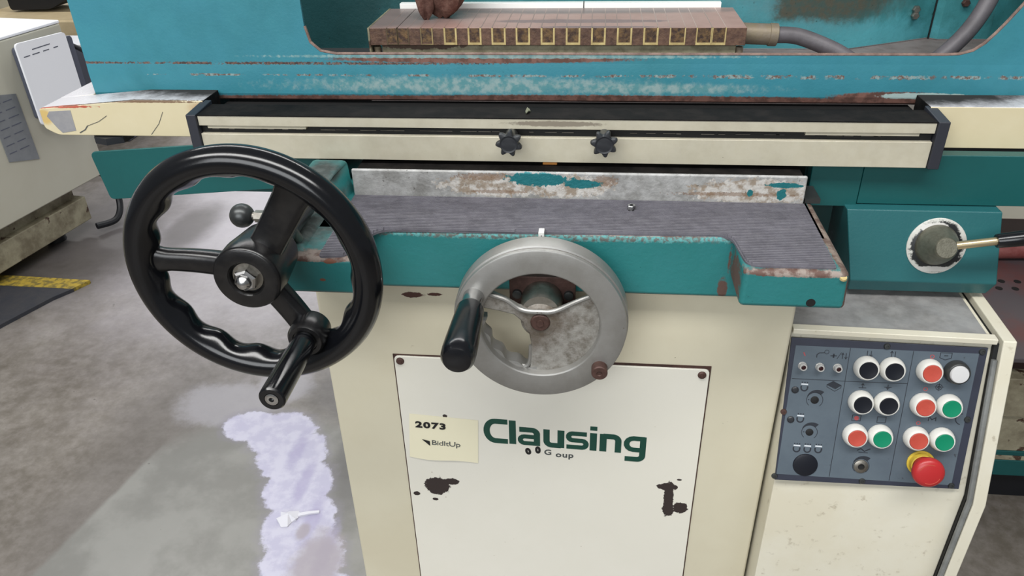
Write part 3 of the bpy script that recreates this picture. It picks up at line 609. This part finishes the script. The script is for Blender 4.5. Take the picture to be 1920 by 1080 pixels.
hd = obj('crank_handle', b, bakelite, hw)
b = B(); lathe(b, [(.0058, 0), (.0056, .0016), (.0040, .0022), (.0022, .0020), (.0018, -.0005), (0, -.0005)], (HX, CY-.0965, HZ), seg=24); obj('handle_screw', b, chrome, hd, label='bright socket screw')
b = B(); tube(b, [(CX, CY+.03, CZ), (CX, .70, CZ)], .0125, 20, 0); obj('shaft', b, graphite, hw)

# ball lever behind the black wheel
bl = thing('ball_lever', (-.285, .66, .955), 'short lever with dark ball knob behind the black handwheel', 'lever')
b = B(); lathe(b, [(0, -.0115)]+[(.0115*math.sin(t), -.0115*math.cos(t)) for t in [PI*k/16 for k in range(1, 16)]]+[(0, .0115)], (-.3240, .632, .9700), axis=(1, 0, 0), seg=28); obj('ball_knob', b, graphite, bl)
b = B(); lathe(b, [(.0036, .009), (.0042, .012), (.0042, .014)], (-.3240, .632, .9700), axis=(1, .0, -.02), seg=16); lathe(b, [(.0058, .013), (.0058, .040), (.004, .042)], (-.3240, .632, .9700), axis=(1, 0, -.02), ngon=6); tube(b, [(-.292, .632, .969), (-.284, .636, .962), (-.283, .655, .935)], .0045, 12, 6); obj('lever_rod', b, steel_dull, bl)

# ================================================================== SILVER HANDWHEEL
WX, WY, WZ, WR = -.0462, .645, .8488, .0862
sw = thing('handwheel', (WX, WY, WZ), 'small cast aluminium handwheel with cut-out web and black handle', 'handwheel')
b = B(); lathe(b, [(.0600, .0), (.0612, .001), (.0625, .0012), (.0845, .0012), (.0858, .0006), (WR, -.0008), (WR, -.0035), (.0852, -.0042), (.0852, -.0052), (.0872, -.0062), (.0878, -.0090), (.0878, -.0240), (.0868, -.0252), (.062, -.0252), (.0595, -.022), (.0590, -.004), (.0600, 0)], (WX, WY, WZ), seg=96)
obj('rim', b, alu, sw, bevel=0, ang=25)
b = B(); lathe(b, [(.0853, -.0041), (.0856, -.0042), (.0856, -.0052), (.0853, -.0053)], (WX, WY, WZ), seg=96); obj('rim_groove', b, rustbolt, sw)
def pol(r, a): return (WX+r*math.cos(math.radians(a)), WZ+r*math.sin(math.radians(a)))
web = [pol(.0605, 33-k*(33+101)/18) for k in range(19)]
web += [(WX-.0105, WZ-.0520), (WX-.0095, WZ-.0270), (WX-.0120, WZ-.0120), (WX-.0180, WZ-.0010), (WX-.0265, WZ+.0075), (WX-.0420, WZ+.0115)]
web += [pol(.0605, 166), pol(.0605, 157), pol(.0605, 146)]
web += [(WX-.0350, WZ+.0265), (WX-.0220, WZ+.0180), (WX-.0120, WZ+.0145), (WX, WZ+.0145), (WX+.0100, WZ+.0145), (WX+.0200, WZ+.0170), (WX+.0350, WZ+.0250)]
b = B(); prism(b, web, 'Y', .6520, .6590)
obj('web', b, alu_web, sw, bevel=.0018)
b = B()
tube(b, [(*[q for q in ((WX-.053), .6530, (WZ+.031))],), (WX-.035, .6525, WZ+.0255), (WX-.022, .6520, WZ+.0160), (WX-.012, .6510, WZ+.0135), (WX, .6505, WZ+.0135), (WX+.010, .6510, WZ+.0135), (WX+.020, .6520, WZ+.0165), (WX+.036, .6525, WZ+.0255), (WX+.051, .6530, WZ+.0325)], .0026, 10)
tube(b, [(WX-.0100, .654, WZ-.0300), (WX-.0110, .654, WZ-.048), (WX-.0150, .654, WZ-.056), (WX-.024, .655, WZ-.055)], .0022, 8)
obj('web_rib', b, alu, sw)
b = B(); rs = []
for k in range(49):
    a = 180+k*86/48; ri = .0562-.0019*math.cos(k*2*PI/12); q = [pol(.0606, a), pol(ri+.0012, a), pol(ri, a), pol(ri+.0012, a), pol(.0606, a)]
    rs.append([b.verts.new((q[m][0], yy, q[m][1])) for m, yy in enumerate((.6515, .6520, .6600, .6680, .6685))])
for A, C_ in zip(rs, rs[1:]):
    for k in range(5): b.faces.new((A[k], A[(k+1) % 5], C_[(k+1) % 5], C_[k]))
b.faces.new(rs[0]); b.faces.new(rs[-1][::-1])
obj('finger_grip', b, alu, sw, ang=60)
b = B(); lathe(b, [(0, .0034), (.0035, .0034), (.0038, .0022), (.0085, .0022), (.0098, .0010), (.0100, 0)], (WX, .6515, WZ+.0005), seg=32); obj('hub_bolt', b, rustbolt, sw)
b = B(); lathe(b, [(.0215, -.02), (.0200, -.002), (.0165, .0012), (.012, .0016), (0, .0016)], (WX, .6530, WZ), seg=40); obj('hub', b, alu_web, sw)
b = B(); lathe(b, [(.0082, -.001), (.0082, .0095), (.0074, .0106), (.0030, .0106), (.0024, .0096), (0, .0096)], (.0145, WY-.001, .8015), seg=28); obj('boss_bolt', b, rustbolt, sw)
b = B(); lathe(b, [(.0108, 0), (.0102, .012), (.0108, .020), (.0112, .024)], (-.1110, WY-.001, .8805), seg=32); obj('handle_collar', b, chrome, sw)
b = B(); lathe(b, [(.0118, .020), (.0134, .024), (.0142, .045), (.0154, .075), (.0158, .092), (.0152, .1005), (.0125, .1050), (.0070, .1068), (0, .1072)], (-.1110, WY-.001, .8805), seg=36); obj('handle_grip', b, blackgrip, sw)

# ================================================================== REVERSING LEVER
lv = thing('reversing_lever', (.376, .80, .8737), 'steel reversing lever with conical boss on worn round dial', 'lever')
b = B(); lathe(b, [(0, .001), (.0300, .001), (.0312, .0002), (.0312, -.004)], (.3765, .7926, .8735), axis=(0, -.974, .225), seg=48)
obj('dial', b, mat('worn_dial', (190, 190, 184), .4, var=[((160, 158, 150), 60, .5)], layers=[dict(c=(26, 28, 30), items=[((.3765, .79, .8735), (.0275, .1, .0275))], ns=110, na=.34, soft=.05, rough=.4), dict(c=(190, 188, 184), items=[((.372, .79, .893), (.014, .1, .006)), ((.376, .79, .8485), (.02, .1, .003))], ns=120, na=.7, soft=.1)]), lv)
b = B(); lathe(b, [(.0235, -.006), (.0230, .004), (.0200, .014), (.0150, .025), (.0120, .031), (.0112, .0335), (.0102, .0345), (0, .0345)], (.3760, .797, .8740), axis=(-.0016, -.032, .0112), seg=44); obj('cone_boss', b, mat('matt_grey_steel', (128, 126, 112), .42, .7, var=((96, 94, 82), 200, .5), bump=.2, bs=500), lv)
b = B(); tube(b, [(.3830, .769, .8862), (.4230, .767, .8942)], .0044, 14, 0); obj('lever_rod', b, mat('warm_steel_rod', (190, 174, 140), .3, .8), lv)
b = B(); lathe(b, [(0, 0), (.0068, 0), (.0074, .001), (.0085, .03), (.0095, .07), (.0085, .08), (0, .083)], (.4220, .767, .8940), axis=(.0457, -.001, .0081), seg=28); obj('lever_grip', b, blackgrip, lv)

# ================================================================== NUT ON THE MAT
nt_ = thing('loose_nut', (.0426, .744, .932), 'small bright hex nut lying on the grey ribbed mat', 'nut')
b = B(); lathe(b, [(.0022, .0052), (.0040, .0052), (.0044, .0045), (.0044, .0004), (.0040, 0), (.0022, 0)], (.0426, .744, .9321), axis=(0, 0, 1), ngon=6, a0=.2); obj('nut_body', b, chrome, nt_)
b = B(); lathe(b, [(0, .0042), (.0022, .0042), (.0022, .0006)], (.0426, .744, .9321), axis=(0, 0, 1), seg=14); obj('bore', b, graphite, nt_)

# ================================================================== LABEL ON THE PLATE
tg = thing('lot_label', (-.17, .7070, .637), 'pale yellow lot label stuck left of the green lettering', 'label')
b = B(); c4 = [(-.2080, .6750), (-.1250, .6695), (-.1280, .6010), (-.2135, .6060)]
N_ = 12; g0 = [[None]*2 for _ in range(N_+1)]
for i in range(N_+1):
    t = i/N_; cu = .0012*math.sin(t*PI)+.0003
    top = (c4[0][0]+(c4[1][0]-c4[0][0])*t, c4[0][1]+(c4[1][1]-c4[0][1])*t); bot = (c4[3][0]+(c4[2][0]-c4[3][0])*t, c4[3][1]+(c4[2][1]-c4[3][1])*t-.0015*math.sin(t*2*PI))
    g0[i][0] = b.verts.new((top[0], .7069, top[1])); g0[i][1] = b.verts.new((bot[0], .7069-cu, bot[1]))
for i in range(N_): b.faces.new((g0[i][0], g0[i+1][0], g0[i+1][1], g0[i][1]))
r = bmesh.ops.extrude_face_region(b, geom=b.faces[:]); bmesh.ops.translate(b, verts=[q for q in r['geom'] if isinstance(q, bmesh.types.BMVert)], vec=(0, -.0002, 0))
obj('label_paper', b, paper, tg)
plate_text('2073', .0125, -.2020, .6555, black_ink, .0005, 1.35, .05, 1.15, 'lot_number', tg, .7058)
plate_text('BidItUp', .0105, -.1845, .6285, grey_ink, 0, 1.22, .05, .92, 'logo_lettering', tg, .7056)
b = B(); prism(b, [(-.1955, .6365), (-.1860, .6340), (-.1860, .6265)], 'Y', .7053, .7056); obj('logo_mark', b, black_ink, tg)

# ================================================================== CONTROL CONSOLE
ya = -.03599; O = Vector((.2239, .72, .7964)); U = Vector((math.cos(ya), math.sin(ya), 0)); Vv = Vector((-math.sin(ya), math.cos(ya), 0)); Z = Vector((0, 0, 1))
MC = Matrix(((U.x, Vv.x, 0, O.x), (U.y, Vv.y, 0, O.y), (0, 0, 1, O.z), (0, 0, 0, 1)))
cs = thing('control_console', (.32, .80, .5), 'cream control console with sloping blue grey push button panel', 'console')
# body (local u, v back, w up)
tl = math.radians(16.94)
b = B(); prism(b, [(.003, .0085), (.003, -.0005), (-.0450, -.1670), (-.0435, -.62), (.50, -.62), (.50, .0085)], 'X', -.0035, .2005); obj('console_body', b, con_cream, cs, bevel=.0015, M=MC)
b = B(); box(b, -.0035, .1950, .0085, .49, .0065, .0105); obj('top_plate', b, con_top, cs, bevel=.0005, M=MC)
b = B(); box(b, -.0035, .2015, -.0035, .0075, .0060, .0125); obj('top_lip', b, con_cream, cs, bevel=.001, M=MC)
b = B(); prism(b, [(-.006, .0130), (-.0580, -.1690), (-.053, -.62), (.50, -.62), (.50, .0130)], 'X', .2050, .2185); obj('side_plate', b, con_cream, cs, bevel=.0015, M=MC)
b = B(); prism(b, [(.0, .005), (-.0500, -.1670), (-.046, -.61), (.49, -.61), (.49, .005)], 'X', .2003, .2053); obj('side_gap', b, blackhole, cs, M=MC)
b = B(); tube(b, [(.2015, -.0075, -.010), (.2015, -.0555, -.166), (.2015, -.0530, -.60)], .0030, 10, 0); obj('gasket_strip', b, gasket, cs, M=MC)
# panel frame: x right, y down in mm, z out
MP = Matrix.Translation(O) @ Matrix(((.99929, -.0209, -.03125, 0), (-.03598, -.2914, -.95593, 0), (-.01083, -.9564, .29194, 0), (0, 0, 0, 1))) @ Matrix.Diagonal((.001, .001, .001, 1))
MPn = MP
def pobj(name, b, m, parent=None, **k): return obj(name, b, m, parent or cs, M=MP, **k)
b = B(); prism(b, [(-3.2, .3), (195.5, -1.8), (192, 161.5), (-3.2, 169)], 'Z', -1, 1.2); pb = pobj('panel_border', b, panel_dark, bevel=.0003)
b = B(); prism(b, [(2.0, 8.8), (187.5, 5.0), (183.5, 157.5), (-2, 161.5)], 'Z', .8, 1.5); pobj('panel_face', b, panel_blue)
pr = B(); 
def ln(p, w=.6, closed=False, bmm=None): stroke(bmm or pr, p, w, .2, closed)
def circ(cx, cy, r, a0=0, a1=360, n=20): return [(cx+r*math.cos(math.radians(a0+(a1-a0)*k/n)), cy+r*math.sin(math.radians(a0+(a1-a0)*k/n))) for k in range(n+(0 if a1-a0 == 360 else 1))]
ln([(58.4, 7.8), (54.8, 159.4)]); ln([(122.5, 6.6), (118.5, 158)]); ln([(2, 46.8), (58, 45.6), (121.6, 43.6)])
# symbols
ln([(25, 21), (25, 17.5), (27.5, 15.5), (33, 15)], .9); ln(circ(34.8, 14, 2.2), .5, True)
ln([(39, 18), (45.5, 17.6)], .9); ln([(42.3, 15.5), (42.3, 20)], 1.6); ln([(46, 21), (50, 13.5)], .6)
for q in (51.5, 55): ln([(q, 20.5), (q, 14)], .8); ln([(q-1.3, 16.2 if q < 54 else 18.4), (q, 14 if q < 54 else 20.5), (q+1.3, 16.2 if q < 54 else 18.4)], .6)
def arrow(x, y, d, l=6.5): ln([(x, y-l/2), (x, y+l/2)], .8); e = y+d*l/2; ln([(x-1.6, e-d*2.2), (x, e), (x+1.6, e-d*2.2)], .7)
ln([(76.3, 9.6), (76.3, 16)], .8); arrow(80.2, 12.8, 1); arrow(101, 11.6, -1); ln([(104.6, 8.4), (104.6, 15)], .8)
arrow(76.3, 49.6, -1, 5.5); ln([(72.5, 52), (80.2, 51.6)], .7); arrow(102.2, 49, 1, 5.5); ln([(98.5, 49.3), (106, 49)], .7)
ln([(149.5, 6.5), (161, 6.2), (160.8, 11.8), (155, 14.2), (149.3, 12)], .7, True); ln([(153.5, 9.6), (157.5, 9.4)], .8)
ln(circ(153.6, 45, 3.2), .7, True); ln(circ(153.6, 45, 1.3), .9, True); ln([(149, 45), (158.5, 44.6)], .5); ln([(153.6, 40.6), (153.6, 49.4)], .5)
for cx in (74.8, 100.9): ln([(cx-4.4, 83.8), (cx+4.4, 83.6), (cx+4.2, 90.2), (cx-4.6, 90.4)], .7, True)
ln([(148.5, 84.5), (148.8, 79), (152, 82.5), (155.8, 80), (156, 84)], 1.0)
ln([(80.5, 125), (84, 122.6), (88, 125.6), (94, 122)], 1.1); ln([(82, 127), (92, 127.2)], .8)
mag = [(16.2, 56.0), (16.1, 93.0), (16.2, 128.6), (27.7, 128.2), (39.3, 127.6)]
for cx, cy in mag: ln([(cx-3.4, cy-1.6), (cx-3.4, cy+.5)]+circ(cx, cy+.6, 3.4, 180, 0, 8)[::1]+[(cx+3.4, cy-1.6)], 1.5)
for cx, cy in mag:
    for q in (-2.6, 0, 2.6): ln([(cx+q-.7, cy-5.8), (cx+q+.7, cy-5.8)], 1.1)
ln([(39.5, 51), (45.5, 46.8), (54, 50.8), (48.5, 55.2)], .7, True)
prism(pr, [(40, 51), (45.5, 47.2), (53.5, 50.8), (48.5, 54.6)], 'Z', 0, .2); ln([(39.5, 51.4), (39.5, 53.6), (48.3, 58), (54.2, 53.6), (54.2, 51)], .6)
for cx, cy, rr in ((28.7, 69.8, 8.6), (27.6, 108.0, 8.4), (86.6, 143.4, 8.8)):
    ln(circ(cx, cy, rr, 130, 410, 26), .6); 
    o1 = circ(cx, cy, rr, 205, 312, 12); o2 = [(cx+(rr+.6+4.2*k/12)*math.cos(math.radians(205+107*k/12)), cy+(rr+.6+4.2*k/12)*math.sin(math.radians(205+107*k/12))) for k in range(13)]
    prism(pr, o1+o2[::-1], 'Z', 0, .2); ln([(cx-rr+1.5, cy), (cx-rr+3, cy)], 1)
xf(pr, Matrix.Translation((0, 0, 1.45))); obj('panel_symbols', pr, ink, cs, M=MP, label='dark printed symbols and dividing lines')
pr2 = B()
for cx, cy in mag: ln([(cx-3.6, cy-3.6), (cx+3.6, cy-3.6)], 1.5, bmm=pr2)
xf(pr2, Matrix.Translation((0, 0, 1.45))); pobj('panel_white_marks', pr2, inkwhite, label='white bars of the magnet symbols')
pr3 = B()
for cx, cy in ((141.8, 11.4), (140.5, 48.2), (138.9, 87.6)): ln(circ(cx, cy, 1.9, n=14), .7, True, pr3)
prism(pr3, circ(74.8, 87.2, 2.6, n=14), 'Z', 0, .2); ln([(11, 16), (13, 20)], 1.2, bmm=pr3)
xf(pr3, Matrix.Translation((0, 0, 1.45))); pobj('panel_red_marks', pr3, inkred, label='faded red printed marks')
# push buttons
def button(x, y, cap, white=True):
    b = B()
    lathe(b, [(12.8, 0), (13.2, .8), (13.2, 3.0), (12.8, 5.5), (12.1, 8.2), (11.2, 10.2), (10.4, 11.0), (9.6, 11.0), (9.4, 10.2), (9.3, 8)], (x, y, 1.4), axis=(0, 0, 1), seg=40)
    t = pobj('push_button', b, btn_white)
    b = B(); lathe(b, [(9.4, 8), (9.4, 11.4), (8.9, 12.0), (6, 11.7), (0, 11.3)], (x, y, 1.4), axis=(0, 0, 1), seg=32)
    names = {'k': ('black', btn_black), 'r': ('red', btn_red), 'g': ('green', btn_green)}
    obj('button_cap', b, names[cap][1], t, M=MP, label=names[cap][0]+' cap')
    return t
for x, y, c in ((76.5, 28.2, 'k'), (102.8, 27.6, 'k'), (140.3, 26.8, 'r'), (76, 67.4, 'k'), (102.2, 66.6, 'k'), (139.4, 65.4, 'r'), (165.6, 64.6, 'g'), (75, 106.4, 'r'), (101, 105.2, 'g'), (138.1, 104.2, 'r'), (164.2, 103.2, 'g')):
    button(x, y, c)
b = B(); lathe(b, [(12.6, 0), (12.8, 2), (12.2, 7), (11.4, 9.4), (10.6, 10), (9.6, 10), (9.4, 8.8)], (167.3, 26.0, 1.4), axis=(0, 0, 1), seg=36); pl_ = pobj('pilot_lamp', b, graphite, label='dark ringed white pilot lamp')
b = B(); lathe(b, [(9.5, 8), (9.5, 11), (8.6, 12.4), (0, 12.8)], (167.3, 26.0, 1.4), axis=(0, 0, 1), seg=32); obj('lens', b, lamp_white, pl_, M=MP)
b = B(); lathe(b, [(14.5, 0), (14.5, 1.2), (12.5, 1.6), (12.2, 7.5), (11, 8)], (147.9, 133.8, 1.4), axis=(0, 0, 1), seg=36); es = pobj('emergency_stop', b, yellow, label='yellow collared emergency stop')
b = B(); lathe(b, [(10.5, 7), (11, 15), (14.5, 17.5), (16.2, 19.5), (16.6, 22), (16.0, 25), (14.0, 27.2), (10.5, 28.2), (0, 28.6)], (147.9, 133.8, 1.4), axis=(0, 0, 1), seg=44); obj('mushroom_head', b, estop_red, es, M=MP, label='red mushroom head')
b = B()
for a0, a1 in ((200, 290), (20, 110)): stroke(b, circ(147.9, 133.8, 11, a0, a1, 10), .8, .3)
xf(b, Matrix.Translation((0, 0, 29.3))); obj('turn_arrow', b, btn_red, es, M=MP)
for x, y in ((11.3, 31.4), (29.3, 31.2), (47.7, 30.8)):
    b = B(); lathe(b, [(4.6, 0), (4.6, 1.2), (4.2, 1.6), (4.0, 6.0), (3.5, 6.8), (2.6, 6.8), (2.4, 5.6)], (x, y, 1.4), axis=(0, 0, 1), seg=24); t = pobj('indicator_lamp', b, mat('bright_lamp_ring', (206, 204, 200), .25, .35))
    b = B(); lathe(b, [(2.5, 5), (2.2, 6.4), (0, 6.8)], (x, y, 1.4), axis=(0, 0, 1), seg=16); obj('lens', b, red_lens, t, M=MP)
for x, y, r0 in ((28.7, 69.8, 4.4), (27.6, 108.0, 4.2)):
    b = B(); lathe(b, [(0, .6), (r0-.6, .6), (r0, .3), (r0, 0)], (x, y, 1.4), axis=(0, 0, 1), seg=24); pobj('blank_hole', b, blackhole)
for x, y in ((6.8, 59.6), (6.0, 94.6)):
    b = B(); lathe(b, [(0, 2.2), (2.6, 2), (3.8, 1), (4, 0)], (x, y, 1.4), axis=(0, 0, 1), seg=20); pobj('hole_plug', b, blackplastic)
b = B(); lathe(b, [(0, 1.8), (10, 1.6), (13, 1), (13.6, 0)], (27.7, 147.6, 1.4), axis=(0, 0, 1), seg=36); pobj('large_plug', b, btn_black)
b = B(); lathe(b, [(8, 0), (7.6, 1.4), (6, 2.2), (3.6, 2.4), (3.4, .4), (0, .2)], (86.6, 143.6, 1.4), axis=(0, 0, 1), seg=28); t = pobj('selector_socket', b, steel_dull)
b = B(); lathe(b, [(0, .6), (3.3, .6)], (86.6, 143.6, 1.4), axis=(0, 0, 1), seg=20); obj('socket_bore', b, blackhole, t, M=MP)
for x, y in ((95.1, 3.4), (190.2, 2.6), (-2.4, 86.3), (187.6, 79.3), (-3.9, 164.3), (90.3, 161.4), (183.6, 158.0)):
    b = B(); lathe(b, [(0, 1.2), (1.3, 1.2), (1.4, 1.9), (2.8, 1.8), (3.4, .8), (3.5, 0)], (x, y, 1.2), axis=(0, 0, 1), seg=18); pobj('panel_screw', b, rustbolt if x in (-2.4,) else graphite)
b = B(); stroke(b, circ(182, 79.5, 6.2, 100, 270, 10), .9, .2); xf(b, Matrix.Translation((0, 0, 1.5))); pobj('oil_ring_mark', b, ink)

# ================================================================== FLOOR ITEMS
fm = thing('floor_mat', (-2.3, 1.8, 0), 'black rubber floor mat with yellow hazard edge on left floor', 'mat')
b = B(); prism(b, [(-1.665, 2.02), (-1.700, 1.965), (-1.835, 1.62), (-2.9, .9), (-3.6, 2.07)], 'Z', .0, .012); obj('mat_field', b, mat_black, fm)
b = B(); prism(b, [(-1.640, 2.075), (-1.667, 2.018), (-3.6, 2.065), (-3.6, 2.17)], 'Z', .0, .0125); obj('mat_edge', b, mat_yellow, fm, label='yellow hazard edge')
sc = B(); random.seed(7)
A = []
for i in range(14):
    a = 2*PI*i/14; r = .022*(1+.35*random.uniform(-1, 1)); A.append(sc.verts.new((-.628+r*math.cos(a)*1.1, 1.136+r*math.sin(a), .001+random.uniform(0, .006))))
c_ = sc.verts.new((-.628, 1.136, .014))
for i in range(14): sc.faces.new((A[i], A[(i+1) % 14], c_))
A2 = [sc.verts.new((v.co.x, v.co.y, 0)) for v in A]; sc.faces.new(A2)
for i in range(14): sc.faces.new((A[i], A2[i], A2[(i+1) % 14], A[(i+1) % 14]))
prism(sc, [(-.608, 1.138), (-.585, 1.147), (-.565, 1.152), (-.567, 1.158), (-.588, 1.154), (-.61, 1.147)], 'Z', 0, .004)
tag(obj('paper_scrap', sc, residue, org=(-.628, 1.136, 0)), 'crumpled white scrap lying in the dried lavender spill', 'scrap')

# ================================================================== BACKGROUND LEFT MACHINE
co_ = Vector((-1.80, 2.55, 0)); dr = Vector((.16, .987, 0)).normalized(); nr = Vector((dr.y, -dr.x, 0))   # nr faces +X
ML = Matrix(((dr.x, -nr.x, 0, co_.x), (dr.y, -nr.y, 0, co_.y), (0, 0, 1, 0), (0, 0, 0, 1)))   # local: x along dr, y into machine, z up
lm = thing('machine_cabinet', (-2.3, 2.1, 0), 'cream machine cabinet standing on the left behind the wheel', 'cabinet')
b = B(); box(b, -1.5, 0, 0, 1.1, .195, .735); obj('cabinet_body', b, bg_cream, lm, bevel=.006, M=ML)
b = B(); box(b, -1.5, -.0, .0, 1.1, .735, .745); obj('cabinet_top', b, whiteboard, lm, bevel=.003, M=ML)
b = B(); box(b, -1.45, -.12, .06, 1.05, .07, .195); obj('plinth', b, bg_dirty, lm, M=ML)
b = B(); box(b, -1.45, -.10, .03, .08, .05, .14); obj('plinth_rail', b, bg_dirty, lm, bevel=.004, M=ML)
b = B(); 
for x in (-.2, -.75, -1.3): lathe(b, [(0, .05), (.03, .05), (.035, 0)], (x, .12, 0), axis=(0, 0, 1), seg=14)
obj('leveling_feet', b, bg_black, lm, M=ML)
b = B(); prism(b, [(-.375, .382), (-.262, .350), (-.265, .572), (-.378, .597)], 'Y', -.003, .0); npl = obj('nameplate', b, nameplate, lm, M=ML, label='grey metal nameplate')
b = B()
for k in range(7):
    for x0, x1 in ((-.365, -.33), (-.322, -.28)): box(b, x0, x1-random.uniform(0, .012), -.0036, -.0029, .56-k*.026, .563-k*.026)
obj('nameplate_lines', b, bg_grey, npl, M=ML, kind='stuff')
b = B(); prism(b, rnd([(-.225, .475), (-.015, .455), (-.015, .70), (-.225, .705)], .012), 'Y', -.045, -.002); ebx = obj('side_box', b, bg_grey, lm, M=ML, label='grey box mounted on the cabinet side')
b = B(); prism(b, rnd([(-.252, .465), (-.045, .445), (-.045, .718), (-.252, .726)], .014), 'Y', -.052, -.045); wcv = obj('white_cover', b, whiteboard, ebx, M=ML, label='white printed sheet on the box')
b = B()
for x0, x1, z in ((-.195, -.12, .695), (-.235, -.21, .68), (-.20, -.17, .68), (-.155, -.13, .68), (-.11, -.09, .68)): box(b, x0, x1, -.0524, -.0518, z, z+.003)
obj('sheet_heading', b, bg_grey, wcv, M=ML)
b = B(); tube(b, [(.005, -.02, .66), (.03, -.05, .62), (.035, -.06, .52), (.02, -.06, .44), (.03, -.05, .36)], .008, 10); tube(b, [(-.02, .03, .21), (.0, .0, .17), (.0, -.02, .08), (-.05, -.03, .03), (-.12, 0, .03)], .012, 10)
obj('black_cable', b, bg_black, lm, M=ML)

# far left clutter beyond the cabinet
b = B(); box(b, -3.9, -2.15, 3.70, 4.5, 0, .50); t = thing('machine_bed', (-3, 3.8, 0), 'beige machine bed beyond the cream cabinet, upper left corner', 'machine'); obj('bed_block', b, bg_beige, t, bevel=.01)
b = B(); prism(b, rnd([(-3.0, .51), (-2.78, .515), (-2.66, .57), (-2.3, .57), (-2.3, .95), (-3.0, .95)], .02), 'Y', 3.9, 4.1); tag(obj('black_cover', b, bg_black, org=(-2.6, 3.9, .51)), 'black plastic cover standing on the beige machine bed', 'cover')
b = B(); box(b, -3.7, -3.12, 3.9, 4.2, .50, .95); tag(obj('cream_box', b, bg_cream, org=(-3.4, 4.05, .5)), 'cream box at the far upper left corner of the view', 'box')
b = B(); box(b, -2.62, -2.22, 3.39, 3.56, .0, .445); gb = thing('grey_bin', (-2.4, 3.45, 0), 'dark grey bin standing behind the cabinet cable', 'bin'); obj('bin_body', b, bg_grey, gb, bevel=.006)
b = B(); box(b, -2.62, -2.22, 3.385, 3.565, .445, .46); obj('bin_lid', b, whiteboard, gb)

# ================================================================== BACKGROUND RIGHT MACHINE
rm = thing('neighbouring_machine', (1.6, 1.6, 0), 'dirty cream and teal machine base behind the console, right edge', 'machine')
b = B(); box(b, .60, 2.4, 1.32, 2.1, 0.0, .075); obj('toe_kick', b, bg_black, rm)
for nme, z0, z1, m2, y0 in (('lower_band', .075, .117, teal_sm, 1.30), ('pale_stripe', .117, .130, bg_dirty, 1.301), ('upper_band', .130, .142, teal_sm, 1.30), ('front_panel', .142, .232, bg_dirty, 1.302), ('front_panel', .236, .330, bg_dirty, 1.295)):
    b = B(); box(b, .58, 2.4, y0, 2.1, z0, z1); obj(nme, b, m2, rm, bevel=.002)
b = B(); box(b, .60, 2.4, 1.33, 2.1, .33, .365); obj('shadow_gap', b, mat('rusty_dark_gap', (44, 26, 24), .8), rm)
b = B(); box(b, .60, 2.4, 1.30, 1.72, .365, .375); dt = obj('drip_tray', b, bg_tray, rm, bevel=.002, label='oily perforated drip tray')
b = B()
for i in range(8):
    for j in range(2): lathe(b, [(0, .0006), (.0075, .0006), (.0075, -.001)], (.885+i*.034+j*.016, 1.60-j*.032, .3752), axis=(0, 0, 1), seg=12)
obj('tray_hole', b, blackhole, dt, kind='stuff')
b = B(); tube(b, [(.84, 1.70, .40), (1.5, 1.74, .40)], .022, 12, 0); obj('red_pipe', b, bg_red, rm)
b = B(); box(b, .60, 1.6, 1.74, 1.9, .375, .545); obj('rear_housing', b, mat('brown_grey_housing', (84, 76, 72), .6), rm, bevel=.003)
b = B(); box(b, .905, 1.6, 1.69, 1.78, .485, .70); obj('grey_panel', b, bg_cream, rm, bevel=.003)
b = B(); prism(b, [(.875, .50), (.905, .50), (.915, .70), (.885, .70)], 'Y', 1.70, 1.73); obj('rusty_strip', b, rustbolt, rm)
